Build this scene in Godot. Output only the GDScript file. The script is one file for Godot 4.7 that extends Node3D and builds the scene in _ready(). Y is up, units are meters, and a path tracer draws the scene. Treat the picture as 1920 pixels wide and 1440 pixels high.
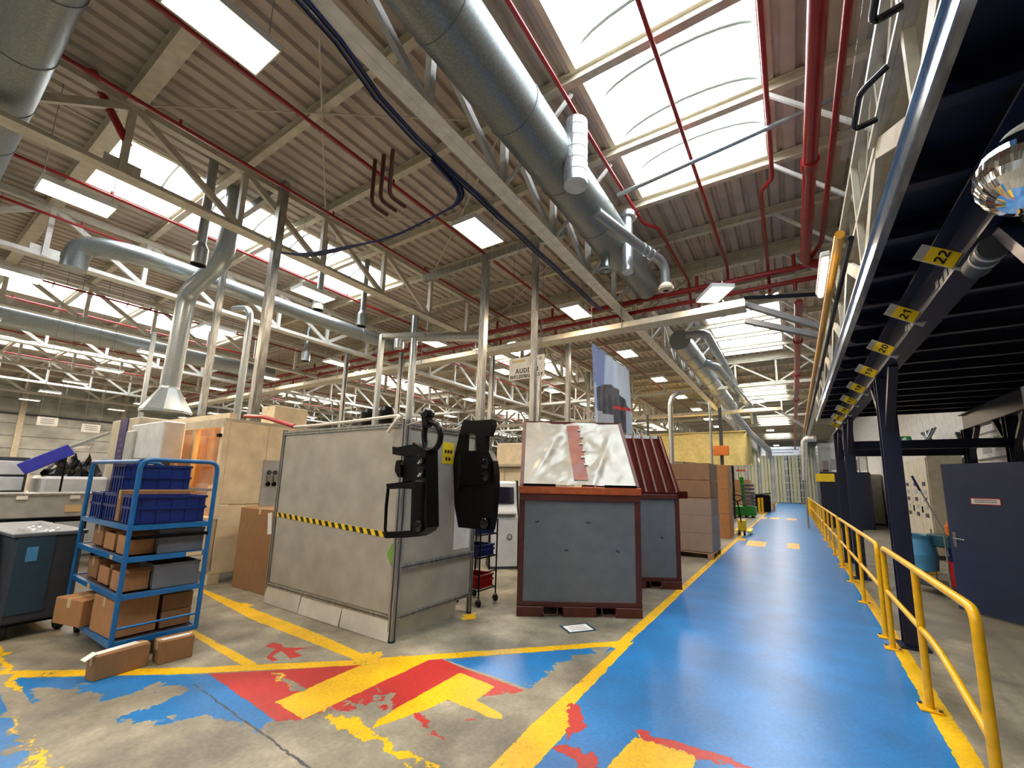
extends Node3D
# A car-parts factory hall: blue painted aisle beside a navy steel platform, work cells on the left.
var mats := {}
var texs := {}
var meshes := {}
var rng := RandomNumberGenerator.new()
var taken := {}

# ---------------------------------------------------------------- materials
func noise_tex(key: String, freq: float, lo: float, hi: float, oct: int, stretch := 1.0, kind := FastNoiseLite.TYPE_SIMPLEX_SMOOTH) -> ImageTexture:
	if texs.has(key): return texs[key]
	var n := FastNoiseLite.new()
	n.seed = hash(key) % 1000
	n.noise_type = kind
	n.frequency = freq
	n.fractal_octaves = oct
	var im := n.get_seamless_image(256, int(256 / stretch))
	if stretch != 1.0: im.resize(256, 256, Image.INTERPOLATE_CUBIC)
	im.convert(Image.FORMAT_L8)
	var d := im.get_data()
	for i in d.size(): d[i] = int(clampf(lerpf(lo, hi, d[i] / 255.0), 0.0, 1.0) * 255.0)
	var t := ImageTexture.create_from_image(Image.create_from_data(256, 256, false, Image.FORMAT_L8, d))
	texs[key] = t
	return t

func M(key: String, col := Color.WHITE, rough := 0.6, metal := 0.0, tex := "grain", scale := 0.7) -> StandardMaterial3D:
	if mats.has(key): return mats[key]
	var m := StandardMaterial3D.new()
	m.albedo_color = col
	m.roughness = rough
	m.metallic = metal
	if tex != "":
		match tex:
			"grain": m.albedo_texture = noise_tex("grain", 0.02, 0.87, 1.0, 4)
			"galv": m.albedo_texture = noise_tex("galv", 0.06, 0.74, 1.0, 3, 1.0, FastNoiseLite.TYPE_CELLULAR)
			"dirt": m.albedo_texture = noise_tex("dirt", 0.02, 0.74, 1.06, 5)
			"card": m.albedo_texture = noise_tex("card", 0.03, 0.92, 1.0, 3, 4.0)
			"scratch": m.albedo_texture = noise_tex("scratch", 0.05, 0.7, 1.05, 4, 8.0)
			"rough": m.albedo_texture = noise_tex("roughp", 0.09, 0.8, 1.0, 2)
		m.uv1_triplanar = true
		m.uv1_world_triplanar = true
		m.uv1_scale = Vector3.ONE * scale
	mats[key] = m
	return m

func make_materials() -> void:
	M("deck", Color(0.75, 0.70, 0.635), 0.5, 0.0, "grain", 0.35)
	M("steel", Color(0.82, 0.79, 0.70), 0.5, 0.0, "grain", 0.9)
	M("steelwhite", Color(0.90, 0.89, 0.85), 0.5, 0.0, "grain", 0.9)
	M("curb", Color(0.90, 0.86, 0.76), 0.6)
	M("redpipe", Color(0.62, 0.10, 0.11), 0.35)
	M("galv", Color(0.72, 0.75, 0.75), 0.32, 0.75, "galv", 3.0)
	M("galvdull", Color(0.60, 0.63, 0.62), 0.42, 0.6, "galv", 2.5)
	M("foil", Color(0.86, 0.87, 0.88), 0.28, 0.8, "scratch", 3.0)
	M("alu", Color(0.70, 0.70, 0.67), 0.35, 0.6, "scratch", 1.5)
	M("wallpanel", Color(0.74, 0.76, 0.74), 0.6, 0.0, "dirt", 0.15)
	M("wallwhite", Color(0.88, 0.87, 0.84), 0.65)
	M("navy", Color(0.055, 0.085, 0.19), 0.38, 0.0, "grain", 1.5)
	M("navydeep", Color(0.045, 0.065, 0.15), 0.5, 0.0, "grain", 1.0)
	M("silver", Color(0.74, 0.76, 0.78), 0.22, 0.85, "scratch", 1.2)
	M("railyellow", Color(0.93, 0.70, 0.03), 0.3, 0.0, "grain", 2.0)
	M("signyellow", Color(0.95, 0.82, 0.12), 0.5)
	M("black", Color(0.035, 0.035, 0.038), 0.4, 0.0, "grain", 3.0)
	M("blackgloss", Color(0.03, 0.03, 0.032), 0.18, 0.0, "")
	M("rubber", Color(0.05, 0.05, 0.05), 0.8)
	M("card", Color(0.66, 0.47, 0.29), 0.8, 0.0, "card", 2.0)
	M("carddark", Color(0.55, 0.40, 0.25), 0.8, 0.0, "card", 2.0)
	M("cardgrey", Color(0.50, 0.38, 0.27), 0.45, 0.0, "card", 1.0)
	M("tape", Color(0.80, 0.70, 0.52), 0.25, 0.0, "")
	M("paper", Color(0.90, 0.90, 0.87), 0.7)
	M("trolleyblue", Color(0.07, 0.40, 0.64), 0.35)
	M("crateblue", Color(0.015, 0.14, 0.43), 0.35)
	M("cratered", Color(0.68, 0.06, 0.07), 0.35)
	M("greybox", Color(0.40, 0.42, 0.44), 0.5)
	M("greydark", Color(0.20, 0.22, 0.24), 0.55, 0.0, "grain", 1.5)
	M("cream", Color(0.88, 0.82, 0.69), 0.5, 0.0, "grain", 0.6)
	M("creamgrey", Color(0.72, 0.69, 0.60), 0.5)
	M("machgrey", Color(0.66, 0.67, 0.66), 0.45)
	M("purple", Color(0.16, 0.13, 0.36), 0.4)
	M("panelgrey", Color(0.66, 0.65, 0.60), 0.42, 0.0, "grain", 0.5)
	M("skirt", Color(0.80, 0.79, 0.74), 0.6)
	M("binrust", Color(0.33, 0.125, 0.07), 0.55, 0.0, "dirt", 1.5)
	M("binorange", Color(0.72, 0.34, 0.14), 0.55, 0.0, "dirt", 1.5)
	M("bingrey", Color(0.42, 0.44, 0.45), 0.6, 0.0, "grain", 0.9)
	M("cover", Color(0.60, 0.59, 0.54), 0.36, 0.2, "grain", 1.0)
	M("strap", Color(0.50, 0.27, 0.20), 0.5)
	M("louvre", Color(0.26, 0.065, 0.045), 0.75, 0.0, "dirt", 1.5)
	M("cabinet", Color(0.78, 0.75, 0.66), 0.5)
	M("doorblue", Color(0.10, 0.17, 0.30), 0.45, 0.0, "grain", 0.8)
	M("redpaint", Color(0.72, 0.05, 0.06), 0.3)
	M("green", Color(0.08, 0.55, 0.14), 0.4)
	M("exitgreen", Color(0.05, 0.50, 0.22), 0.5, 0.0, "")
	M("tarp", Color(0.84, 0.77, 0.48), 0.55, 0.0, "grain", 0.8)
	M("orange", Color(0.90, 0.48, 0.14), 0.5)
	M("bagblue", Color(0.30, 0.58, 0.76), 0.35)
	M("teal", Color(0.05, 0.28, 0.34), 0.4)
	M("purplepale", Color(0.36, 0.32, 0.52), 0.5, 0.0, "")
	M("slateblue", Color(0.17, 0.27, 0.33), 0.4)
	M("cable", Color(0.07, 0.08, 0.12), 0.5, 0.0, "")
	M("cablegrey", Color(0.40, 0.41, 0.42), 0.5, 0.0, "")
	M("cableblue", Color(0.08, 0.17, 0.42), 0.45, 0.0, "")
	M("wirewhite", Color(0.85, 0.84, 0.80), 0.5, 0.0, "")
	M("yellowpipe", Color(0.85, 0.60, 0.06), 0.4)
	M("ink", Color(0.06, 0.06, 0.07), 0.6, 0.0, "")
	M("screen", Color(0.03, 0.05, 0.12), 0.12, 0.0, "")
	M("wood", Color(0.62, 0.50, 0.36), 0.75, 0.0, "card", 1.5)
	M("whitegrey", Color(0.80, 0.82, 0.83), 0.35)
	M("fabricblue", Color(0.17, 0.20, 0.66), 0.6)
	M("greennote", Color(0.38, 0.58, 0.20), 0.7, 0.0, "")
	M("conc", Color(0.54, 0.52, 0.46), 0.45, 0.0, "dirt", 0.22)
	M("bluepaint", Color(0.136, 0.455, 0.70), 0.32, 0.0, "grain", 0.3)
	M("yellowpaint", Color(0.90, 0.70, 0.03), 0.4, 0.0, "dirt", 0.9)
	M("purplegrey", Color(0.30, 0.22, 0.20), 0.6)
	M("lampwhite", Color(0.88, 0.88, 0.86), 0.4)
	var g := M("glass", Color(0.95, 0.98, 1.0, 0.10), 0.02, 0.0, "")
	g.transparency = BaseMaterial3D.TRANSPARENCY_ALPHA
	var a := M("amber", Color(0.80, 0.48, 0.14, 0.30), 0.05, 0.0, "")
	a.transparency = BaseMaterial3D.TRANSPARENCY_ALPHA
	var c := M("clearsheet", Color(0.80, 0.83, 0.84, 0.22), 0.06, 0.0, "")
	c.transparency = BaseMaterial3D.TRANSPARENCY_ALPHA
	var st := M("strip", Color(0.80, 0.80, 0.66, 0.45), 0.25, 0.0, "")
	st.transparency = BaseMaterial3D.TRANSPARENCY_ALPHA
	var l := M("glow", Color(1, 1, 1), 0.5, 0.0, "")
	l.emission_enabled = true
	l.emission = Color(1.0, 0.94, 0.80)
	l.emission_energy_multiplier = 6.0
	var l2 := M("glowwarm", Color(1, 0.9, 0.7), 0.5, 0.0, "")
	l2.emission_enabled = true
	l2.emission = Color(1.0, 0.78, 0.42)
	l2.emission_energy_multiplier = 4.0
	M("mirror_m", Color(0.86, 0.87, 0.88), 0.04, 1.0, "")
	M("acrylic", Color(0.9, 0.93, 0.93, 0.05), 0.03, 0.0, "").transparency = BaseMaterial3D.TRANSPARENCY_ALPHA
	mats["acrylic"].metallic_specular = 0.2
	M("filmwrap", Color(0.85, 0.86, 0.86, 0.14), 0.3, 0.0, "").transparency = BaseMaterial3D.TRANSPARENCY_ALPHA
	M("blackpart", Color(0.03, 0.03, 0.032), 0.3, 0.0, "").metallic_specular = 0.3
	mats["black"].metallic_specular = 0.25
	mats["louvre"].metallic_specular = 0.2
	mats["cable"].metallic_specular = 0.25
	for k in ["cover", "tarp"]: mats[k].cull_mode = BaseMaterial3D.CULL_DISABLED

# ---------------------------------------------------------------- mesh helpers
func ST() -> SurfaceTool:
	var st := SurfaceTool.new()
	st.begin(Mesh.PRIMITIVE_TRIANGLES)
	st.set_smooth_group(-1)
	return st

func quad(st: SurfaceTool, a: Vector3, b: Vector3, c: Vector3, d: Vector3) -> void: # counter-clockwise seen from outside
	for v in [a, c, b, a, d, c]: st.add_vertex(v)

func fin(st: SurfaceTool) -> ArrayMesh:
	st.generate_normals()
	return st.commit()

func qbox(st: SurfaceTool, c: Vector3, s: Vector3, b := Basis.IDENTITY) -> void:
	var h := s / 2
	var p := []
	for i in 8: p.append(c + b * Vector3(h.x * (1 if i & 1 else -1), h.y * (1 if i & 2 else -1), h.z * (1 if i & 4 else -1)))
	for f in [[4, 5, 7, 6], [1, 0, 2, 3], [5, 1, 3, 7], [0, 4, 6, 2], [6, 7, 3, 2], [0, 1, 5, 4]]:
		quad(st, p[f[0]], p[f[1]], p[f[2]], p[f[3]])

func bevel_box(s: Vector3, e: float) -> ArrayMesh:
	var key := "bb%s_%s" % [s, e]
	if meshes.has(key): return meshes[key]
	var st := ST()
	var h := s / 2
	var g := func(i: int, ax: int) -> Vector3:
		var v := Vector3(h.x * (1 if i & 1 else -1), h.y * (1 if i & 2 else -1), h.z * (1 if i & 4 else -1))
		for k in 3:
			if k != ax: v[k] -= signf(v[k]) * e
		return v
	var fs := [[[4, 5, 7, 6], 2], [[1, 0, 2, 3], 2], [[5, 1, 3, 7], 0], [[0, 4, 6, 2], 0], [[6, 7, 3, 2], 1], [[0, 1, 5, 4], 1]]
	for f in fs: quad(st, g.call(f[0][0], f[1]), g.call(f[0][1], f[1]), g.call(f[0][2], f[1]), g.call(f[0][3], f[1]))
	for i in fs.size():
		for j in range(i + 1, fs.size()):
			var sh := []
			for k in 4:
				var v0: int = fs[i][0][k]
				var v1: int = fs[i][0][(k + 1) % 4]
				if v0 in fs[j][0] and v1 in fs[j][0]: sh = [v0, v1]
			if sh: quad(st, g.call(sh[1], fs[i][1]), g.call(sh[0], fs[i][1]), g.call(sh[0], fs[j][1]), g.call(sh[1], fs[j][1]))
	for i in 8:
		var a: Vector3 = g.call(i, 0)
		var b: Vector3 = g.call(i, 1)
		var c: Vector3 = g.call(i, 2)
		if (b - a).cross(c - a).dot(a) > 0: for v in [a, c, b]: st.add_vertex(v)
		else: for v in [a, b, c]: st.add_vertex(v)
	meshes[key] = fin(st)
	return meshes[key]

func unit_box() -> Mesh:
	if not meshes.has("unit"):
		var st := ST()
		qbox(st, Vector3.ZERO, Vector3.ONE)
		meshes["unit"] = fin(st)
	return meshes["unit"]

func sweep(pts: Array, r, sides := 10, closed_ends := true) -> ArrayMesh: # r: a number or an array of radii
	var st := SurfaceTool.new()
	st.begin(Mesh.PRIMITIVE_TRIANGLES)
	var n := pts.size()
	var rings := []
	var up := Vector3.UP
	var t0: Vector3 = (pts[1] - pts[0]).normalized()
	if absf(t0.dot(up)) > 0.95: up = Vector3.RIGHT
	var side := t0.cross(up).normalized()
	var dirs := []
	for i in n:
		var t := Vector3.ZERO
		if i > 0: t += (pts[i] - pts[i - 1]).normalized()
		if i < n - 1: t += (pts[i + 1] - pts[i]).normalized()
		t = t.normalized() if t.length() > 0.01 else (pts[i] - pts[i - 1]).normalized()
		side = (side - t * side.dot(t)).normalized()
		var u := side.cross(t)
		var rr: float = r[i] if r is Array else r
		var ring := []
		for k in sides:
			var a := TAU * k / sides
			var d: Vector3 = side * cos(a) + u * sin(a)
			ring.append([pts[i] + d * rr, d])
		rings.append(ring)
		dirs.append(t)
	for i in n - 1:
		for k in sides:
			var q := [rings[i][k], rings[i][(k + 1) % sides], rings[i + 1][(k + 1) % sides], rings[i + 1][k]]
			for j in [0, 1, 2, 0, 2, 3]:
				st.set_normal(q[j][1])
				st.add_vertex(q[j][0])
	if closed_ends:
		for e in [0, n - 1]:
			var t: Vector3 = dirs[e] * (-1 if e == 0 else 1)
			for k in sides:
				var tri := [pts[e], rings[e][k][0], rings[e][(k + 1) % sides][0]]
				if e == n - 1: tri = [tri[0], tri[2], tri[1]]
				for v in [tri[0], tri[2], tri[1]]:
					st.set_normal(t)
					st.add_vertex(v)
	return st.commit()

func rounded(pts: Array, rad: float, steps := 5) -> Array: # a polyline with its corners turned into arcs
	var out := [pts[0]]
	for i in range(1, pts.size() - 1):
		var p: Vector3 = pts[i]
		var a: Vector3 = pts[i - 1] - p
		var b: Vector3 = pts[i + 1] - p
		var c := minf(rad, minf(a.length(), b.length()) * 0.49)
		var s: Vector3 = p + a.normalized() * c
		var e: Vector3 = p + b.normalized() * c
		for k in steps + 1:
			var t := float(k) / steps
			out.append(s.lerp(p, t).lerp(p.lerp(e, t), t))
	out.append(pts[-1])
	return out

func prism(poly: Array, depth: float) -> ArrayMesh: # polygon in x, y pulled along z, centred
	var pv := PackedVector2Array(poly)
	var area := 0.0
	for i in pv.size(): area += pv[i].cross(pv[(i + 1) % pv.size()])
	if area < 0: pv.reverse()
	var st := ST()
	var tri := Geometry2D.triangulate_polygon(pv)
	var h := depth / 2
	for i in range(0, tri.size(), 3):
		var a := pv[tri[i]]
		var b := pv[tri[i + 1]]
		var c := pv[tri[i + 2]]
		if (b - a).cross(c - a) < 0:
			var w := b
			b = c
			c = w
		for v in [a, c, b]: st.add_vertex(Vector3(v.x, v.y, h))
		for v in [a, b, c]: st.add_vertex(Vector3(v.x, v.y, -h))
	for i in pv.size():
		var a := pv[i]
		var b := pv[(i + 1) % pv.size()]
		quad(st, Vector3(b.x, b.y, -h), Vector3(b.x, b.y, h), Vector3(a.x, a.y, h), Vector3(a.x, a.y, -h))
	return fin(st)

func lathe(prof: Array, sides := 20) -> ArrayMesh: # [radius, y] pairs from bottom to top
	var st := SurfaceTool.new()
	st.begin(Mesh.PRIMITIVE_TRIANGLES)
	for i in prof.size() - 1:
		var r0: float = prof[i][0]
		var r1: float = prof[i + 1][0]
		var dy: float = prof[i + 1][1] - prof[i][1]
		for k in sides:
			var a := TAU * k / sides
			var b := TAU * (k + 1) / sides
			var q := [[a, 0], [b, 0], [b, 1], [a, 1]]
			for j in [0, 1, 2, 0, 2, 3]:
				var an: float = q[j][0]
				var top: int = q[j][1]
				var rr := r1 if top else r0
				st.set_normal(Vector3(cos(an) * dy, r0 - r1, sin(an) * dy).normalized() if absf(dy) + absf(r0 - r1) > 1e-6 else Vector3.UP)
				st.add_vertex(Vector3(cos(an) * rr, prof[i + 1][1] if top else prof[i][1], sin(an) * rr))
	return st.commit()

# ---------------------------------------------------------------- scene helpers
func put(parent: Node, called: String, mesh: Mesh, m: String, at := Vector3.ZERO, b := Basis.IDENTITY) -> MeshInstance3D:
	var o := MeshInstance3D.new()
	o.name = called
	o.mesh = mesh
	o.material_override = mats[m]
	o.transform = Transform3D(b, at)
	parent.add_child(o, true)
	return o

func box(parent: Node, called: String, at: Vector3, s: Vector3, m: String, b := Basis.IDENTITY, bev := 0.0) -> MeshInstance3D:
	if bev > 0: return put(parent, called, bevel_box(s, bev), m, at, b)
	return put(parent, called, unit_box(), m, at, b * Basis.from_scale(s))

func bar(parent: Node, called: String, a: Vector3, c: Vector3, w: float, h: float, m: String, up := Vector3.UP) -> MeshInstance3D:
	var d := c - a
	var z := d.normalized()
	if absf(z.dot(up)) > 0.98: up = Vector3.RIGHT
	var x := up.cross(z).normalized()
	var y := z.cross(x)
	return put(parent, called, unit_box(), m, (a + c) / 2, Basis(x * w, y * h, d))

func tube(parent: Node, called: String, pts: Array, r, m: String, sides := 10) -> MeshInstance3D:
	return put(parent, called, sweep(pts, r, sides), m)

func ibeam_mesh(w: float, h: float, t: float, length: float) -> ArrayMesh: # along z
	var key := "ib%s_%s_%s_%s" % [w, h, t, length]
	if not meshes.has(key):
		var st := ST()
		qbox(st, Vector3(0, h / 2 - t / 2, 0), Vector3(w, t, length))
		qbox(st, Vector3(0, -h / 2 + t / 2, 0), Vector3(w, t, length))
		qbox(st, Vector3.ZERO, Vector3(t, h - 2 * t, length))
		meshes[key] = fin(st)
	return meshes[key]

func text(parent: Node, called: String, s: String, size: float, at: Vector3, m: String, b := Basis.IDENTITY) -> MeshInstance3D:
	var t := TextMesh.new()
	t.text = s
	var f := SystemFont.new()
	f.font_names = PackedStringArray(["Droid Sans"])
	f.font_weight = 700
	t.font = f
	t.font_size = 32
	t.pixel_size = size / 32.0
	t.depth = 0.003
	t.curve_step = 4.0
	return put(parent, called, t, m, at, b)

func named(called: String) -> String:
	if not taken.has(called):
		taken[called] = 0
		return called
	taken[called] += 1
	return "%s_%03d" % [called, taken[called]]

func tag(o: Node, label: String, category: String, group := "", kind := "") -> void:
	o.set_meta("label", label)
	o.set_meta("category", category)
	if group != "": o.set_meta("group", group)
	if kind != "": o.set_meta("kind", kind)

func thing(called: String, label: String, category: String, at := Vector3.ZERO, turn := 0.0, group := "", kind := "") -> Node3D:
	var o := Node3D.new()
	o.name = named(called)
	add_child(o)
	o.position = at
	o.rotation.y = turn
	tag(o, label, category, group, kind)
	return o

func copy(src: Node3D, at: Vector3, turn := 0.0, label := "") -> Node3D:
	var c: Node3D = src.duplicate()
	var base: String = src.name
	if base.length() > 4 and base[-4] == "_" and base.right(3).is_valid_int(): base = base.left(-4)
	c.name = named(base)
	add_child(c)
	c.position = at
	c.rotation.y = turn
	if label != "": c.set_meta("label", label)
	return c

const FLOOR_MARKS := [
	[0, 1, 0.1, [-5.43, -0.95, -4.27, -1.85, -3.11, -1.81, -2.71, -1.78, -3.08, -1.50, -3.63, -1.20, -4.10, -1.05, -4.63, -0.93, -5.14, -0.95]],
	[1, 1, 0, [-5.05, -1.02, -4.99, -1.12, -4.60, -1.23, -4.33, -1.24, -4.31, -1.38, -4.36, -1.43, -4.42, -1.52, -4.20, -1.62, -4.07, -1.61, -4.01, -1.54, -4.02, -1.42, -4.03, -1.27, -3.80, -1.25, -3.74, -1.36, -3.62, -1.54, -3.48, -1.56, -3.33, -1.64, -3.15, -1.69, -3.10, -1.80, -2.63, -1.81, -2.43, -1.57, -3.61, -0.77, -4.65, -0.83]],
	[0, 3, 0.1, [-4.27, -1.85, -3.51, -2.57, -2.89, -3.19, -2.65, -3.16, -1.94, -3.13, -2.04, -2.88, -2.30, -2.41, -2.43, -2.06, -2.76, -1.76, -3.14, -1.80]],
	[1, 1, 0, [-3.10, -1.80, -2.98, -1.92, -2.97, -2.20, -2.86, -2.19, -2.77, -2.28, -2.88, -2.44, -2.75, -2.49, -2.60, -2.32, -2.49, -2.44, -2.47, -2.58, -2.31, -2.64, -2.21, -2.76, -2.15, -2.86, -2.11, -2.97, -1.82, -3.15, -1.43, -2.36, -2.52, -1.62]],
	[0, 1, 0.06, [-2.86, -3.20, -1.81, -4.31, -1.62, -4.48, -1.79, -3.88, -1.92, -3.17]],
	[1, 1, 0, [-1.59, -4.50, -1.78, -4.24, -1.88, -4.02, -1.96, -3.72, -1.96, -3.41, -1.94, -3.26, -1.91, -3.09, -1.65, -3.27, -1.49, -4.12]],
	[0, 2, 0.05, [-3.36, -1.92, -2.98, -1.91, -2.98, -3.10, -3.26, -3.02, -3.39, -2.71]],
	[0, 2, 0.08, [-2.57, -3.07, -2.17, -3.05, -2.16, -2.79, -1.88, -2.74, -1.85, -2.69, -1.90, -2.66, -2.34, -2.67, -2.37, -2.48, -2.42, -2.34, -2.49, -2.10, -2.55, -2.19, -2.57, -2.44]],
	[2, 2, 0.34, [-3.04, -2.09, -2.82, -2.09, -2.51, -2.10, -2.03, -2.06, -1.98, -2.01, -2.08, -2.01, -2.43, -2.03, -2.69, -2.01, -2.90, -2.03]],
	[2, 2, 0.3, [-1.98, -2.05, -1.84, -2.07, -1.91, -2.00]],
	[2, 3, 0.1, [-2.17, -2.35, -2.02, -2.26, -2.10, -2.26]],
	[2, 3, 0.2, [-2.41, -2.40, -2.30, -2.42, -2.19, -2.35, -2.34, -2.34]],
	[2, 3, 0.1, [-2.08, -2.53, -2.03, -2.57, -2.04, -2.50]],
	[0, 2, 0.06, [-5.63, -0.97, -4.59, -1.77, -3.61, -2.64, -1.86, -4.43, -1.57, -4.73, -1.62, -4.48, -1.81, -4.31, -3.51, -2.57, -4.45, -1.72, -5.44, -0.96]],
	[0, 2, 0.1, [-7.49, -2.94, -7.40, -3.00, -4.38, -2.91, -3.37, -2.83, -3.40, -2.72, -4.80, -2.74, -5.48, -2.74]],
	[0, 2, 0.25, [-6.35, -2.17, -6.27, -2.23, -5.58, -2.22, -4.11, -2.18, -4.16, -2.08, -5.60, -2.15]],
	[2, 2, 0.45, [-3.93, -2.15, -3.89, -2.18, -3.39, -2.17, -3.40, -2.12]],
	[2, 2, 0.2, [-7.72, -1.00, -7.68, -1.04, -6.45, -1.00, -6.27, -1.00, -5.35, -0.96, -5.03, -0.92, -5.08, -0.89, -5.43, -0.91, -5.65, -0.91]],
	[2, 2, 0.5, [-4.70, -0.84, -4.57, -0.84, -4.05, -0.84, -3.55, -0.87, -3.65, -0.80, -4.15, -0.81]],
	[0, 1, 0.05, [-8.28, 0.07, -6.97, -0.86, -5.15, -0.84, -4.71, -0.83, -4.06, -0.81, -3.65, -0.80, -3.04, -0.59, -4.37, -0.08]],
	[2, 2, 0.02, [-3.63, -2.86, -3.58, -2.92, -3.50, -2.89, -3.52, -2.97, -3.45, -3.01, -3.39, -2.93, -3.43, -2.82, -3.52, -2.81]],
	[2, 2, 0.1, [-6.29, -2.92, -6.10, -3.06, -5.98, -2.97, -5.96, -2.87]],
	[2, 2, 0.1, [-3.62, -4.32, -3.54, -4.46, -3.40, -4.33, -3.45, -4.17]],
	[0, 3, 0.05, [-4.51, -2.42, -4.55, -2.51, -4.43, -2.54, -4.34, -2.50, -4.25, -2.56, -4.13, -2.65, -4.17, -2.52, -3.99, -2.50, -4.03, -2.40, -4.23, -2.44, -4.28, -2.45, -4.22, -2.34, -4.08, -2.32, -4.10, -2.28, -4.23, -2.29, -4.36, -2.44]],
	[0, 1, 0, [-1.58, -0.20, 0.69, -0.20, 0.80, -7.20, -1.58, -7.20]],
	[0, 2, 0.08, [0.69, -0.20, 0.80, -7.20, 0.92, -7.20, 0.84, -0.20]],
	[0, 2, 0.15, [-1.58, -4.40, -1.58, -7.20, -1.70, -7.20, -1.70, -4.40]],
	[0, 2, 0.08, [-1.64, -4.46, -1.55, -4.69, -1.51, -3.05, -1.64, -3.02]],
	[2, 3, 0.1, [-1.52, -3.02, -1.52, -3.15, -1.39, -3.10, -1.34, -2.88, -1.36, -2.71]],
	[0, 2, 0.22, [-1.52, -3.04, -1.40, -3.05, -1.40, -2.59, -1.39, -2.36, -1.36, -2.10, -1.59, -1.94, -1.61, -2.23, -1.64, -2.76, -1.64, -3.03]],
	[2, 3, 0.12, [-1.40, -2.59, -1.34, -2.67, -1.13, -2.72, -1.07, -2.62, -1.14, -2.44, -1.23, -2.58]],
	[2, 3, 0.15, [-1.04, -3.08, -0.95, -3.10, -0.75, -3.12, -0.54, -3.12, -0.26, -3.11, -0.43, -3.03, -0.63, -3.01, -1.00, -2.99]],
	[3, 2, 0.02, [-1.00, -3.01, -0.62, -3.02, -0.62, -2.71, -1.06, -2.41]],
	[0, 4, 0.25, [-4.17, -1.70, -4.16, -1.71, -3.46, -1.69, -2.45, -1.66, -2.36, -1.65, -2.37, -1.64, -3.19, -1.67]],
]

const HC := 5.8      # underside of the trusses
const HR := 7.15     # underside of the roof deck
const X0 := -39.0
const X1 := 6.0
const Z0 := 9.0
const Z1 := -60.0
const TRUSS_X := [1.2, -3.3, -7.8, -12.3, -16.8, -21.3, -25.8, -30.3, -34.8]
const SKY_X := [-1.07, -10.07, -19.07, -28.07]
const SKY_Z := [8.2, -1.6, -13.2, -24.8, -36.4, -48.0]   # where each skylight starts; it runs 5.75 m on, the first 4 m

func _ready() -> void:
	rng.seed = 4711
	# camera
	var cam := Camera3D.new()
	cam.name = "camera"
	cam.projection = Camera3D.PROJECTION_FRUSTUM
	cam.near = 0.05
	cam.far = 200.0
	cam.size = 1440.0 / 788.0 * 0.05
	cam.frustum_offset = Vector2((960.0 - 990.5) / 788.0, (778.4 - 720.0) / 788.0) * 0.05
	cam.position = Vector3(0, 1.65, 0)
	cam.basis = Basis(Vector3.UP, deg_to_rad(32.12)) * Basis(Vector3.RIGHT, deg_to_rad(9.07)) * Basis(Vector3.BACK, deg_to_rad(1.30))
	add_child(cam)
	cam.current = true
	# sky and exposure
	var sm := ProceduralSkyMaterial.new()
	sm.sky_top_color = Color(0.93, 0.96, 1.0)
	sm.sky_horizon_color = Color(0.97, 0.98, 1.0)
	sm.ground_bottom_color = Color(0.3, 0.3, 0.3)
	sm.ground_horizon_color = Color(0.6, 0.6, 0.6)
	sm.sky_energy_multiplier = 3.6
	var sky := Sky.new()
	sky.sky_material = sm
	var env := Environment.new()
	env.background_mode = Environment.BG_SKY
	env.sky = sky
	env.tonemap_mode = Environment.TONE_MAPPER_LINEAR
	env.tonemap_exposure = 0.88
	env.sdfgi_enabled = true
	env.ssao_enabled = true
	env.ssil_enabled = true
	var we := WorldEnvironment.new()
	we.name = "world"
	we.environment = env
	add_child(we)
	make_materials()
	build_floor()
	build_walls()
	build_roof()
	build_trusses()
	build_platform()
	build_rails()
	build_lamps()
	build_pipes()
	build_ducts()
	build_posts()
	build_booth()
	build_trolley()
	build_machines()
	build_bins()
	build_aisle_left()
	build_right_side()
	build_far()
	build_clutter()

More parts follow.
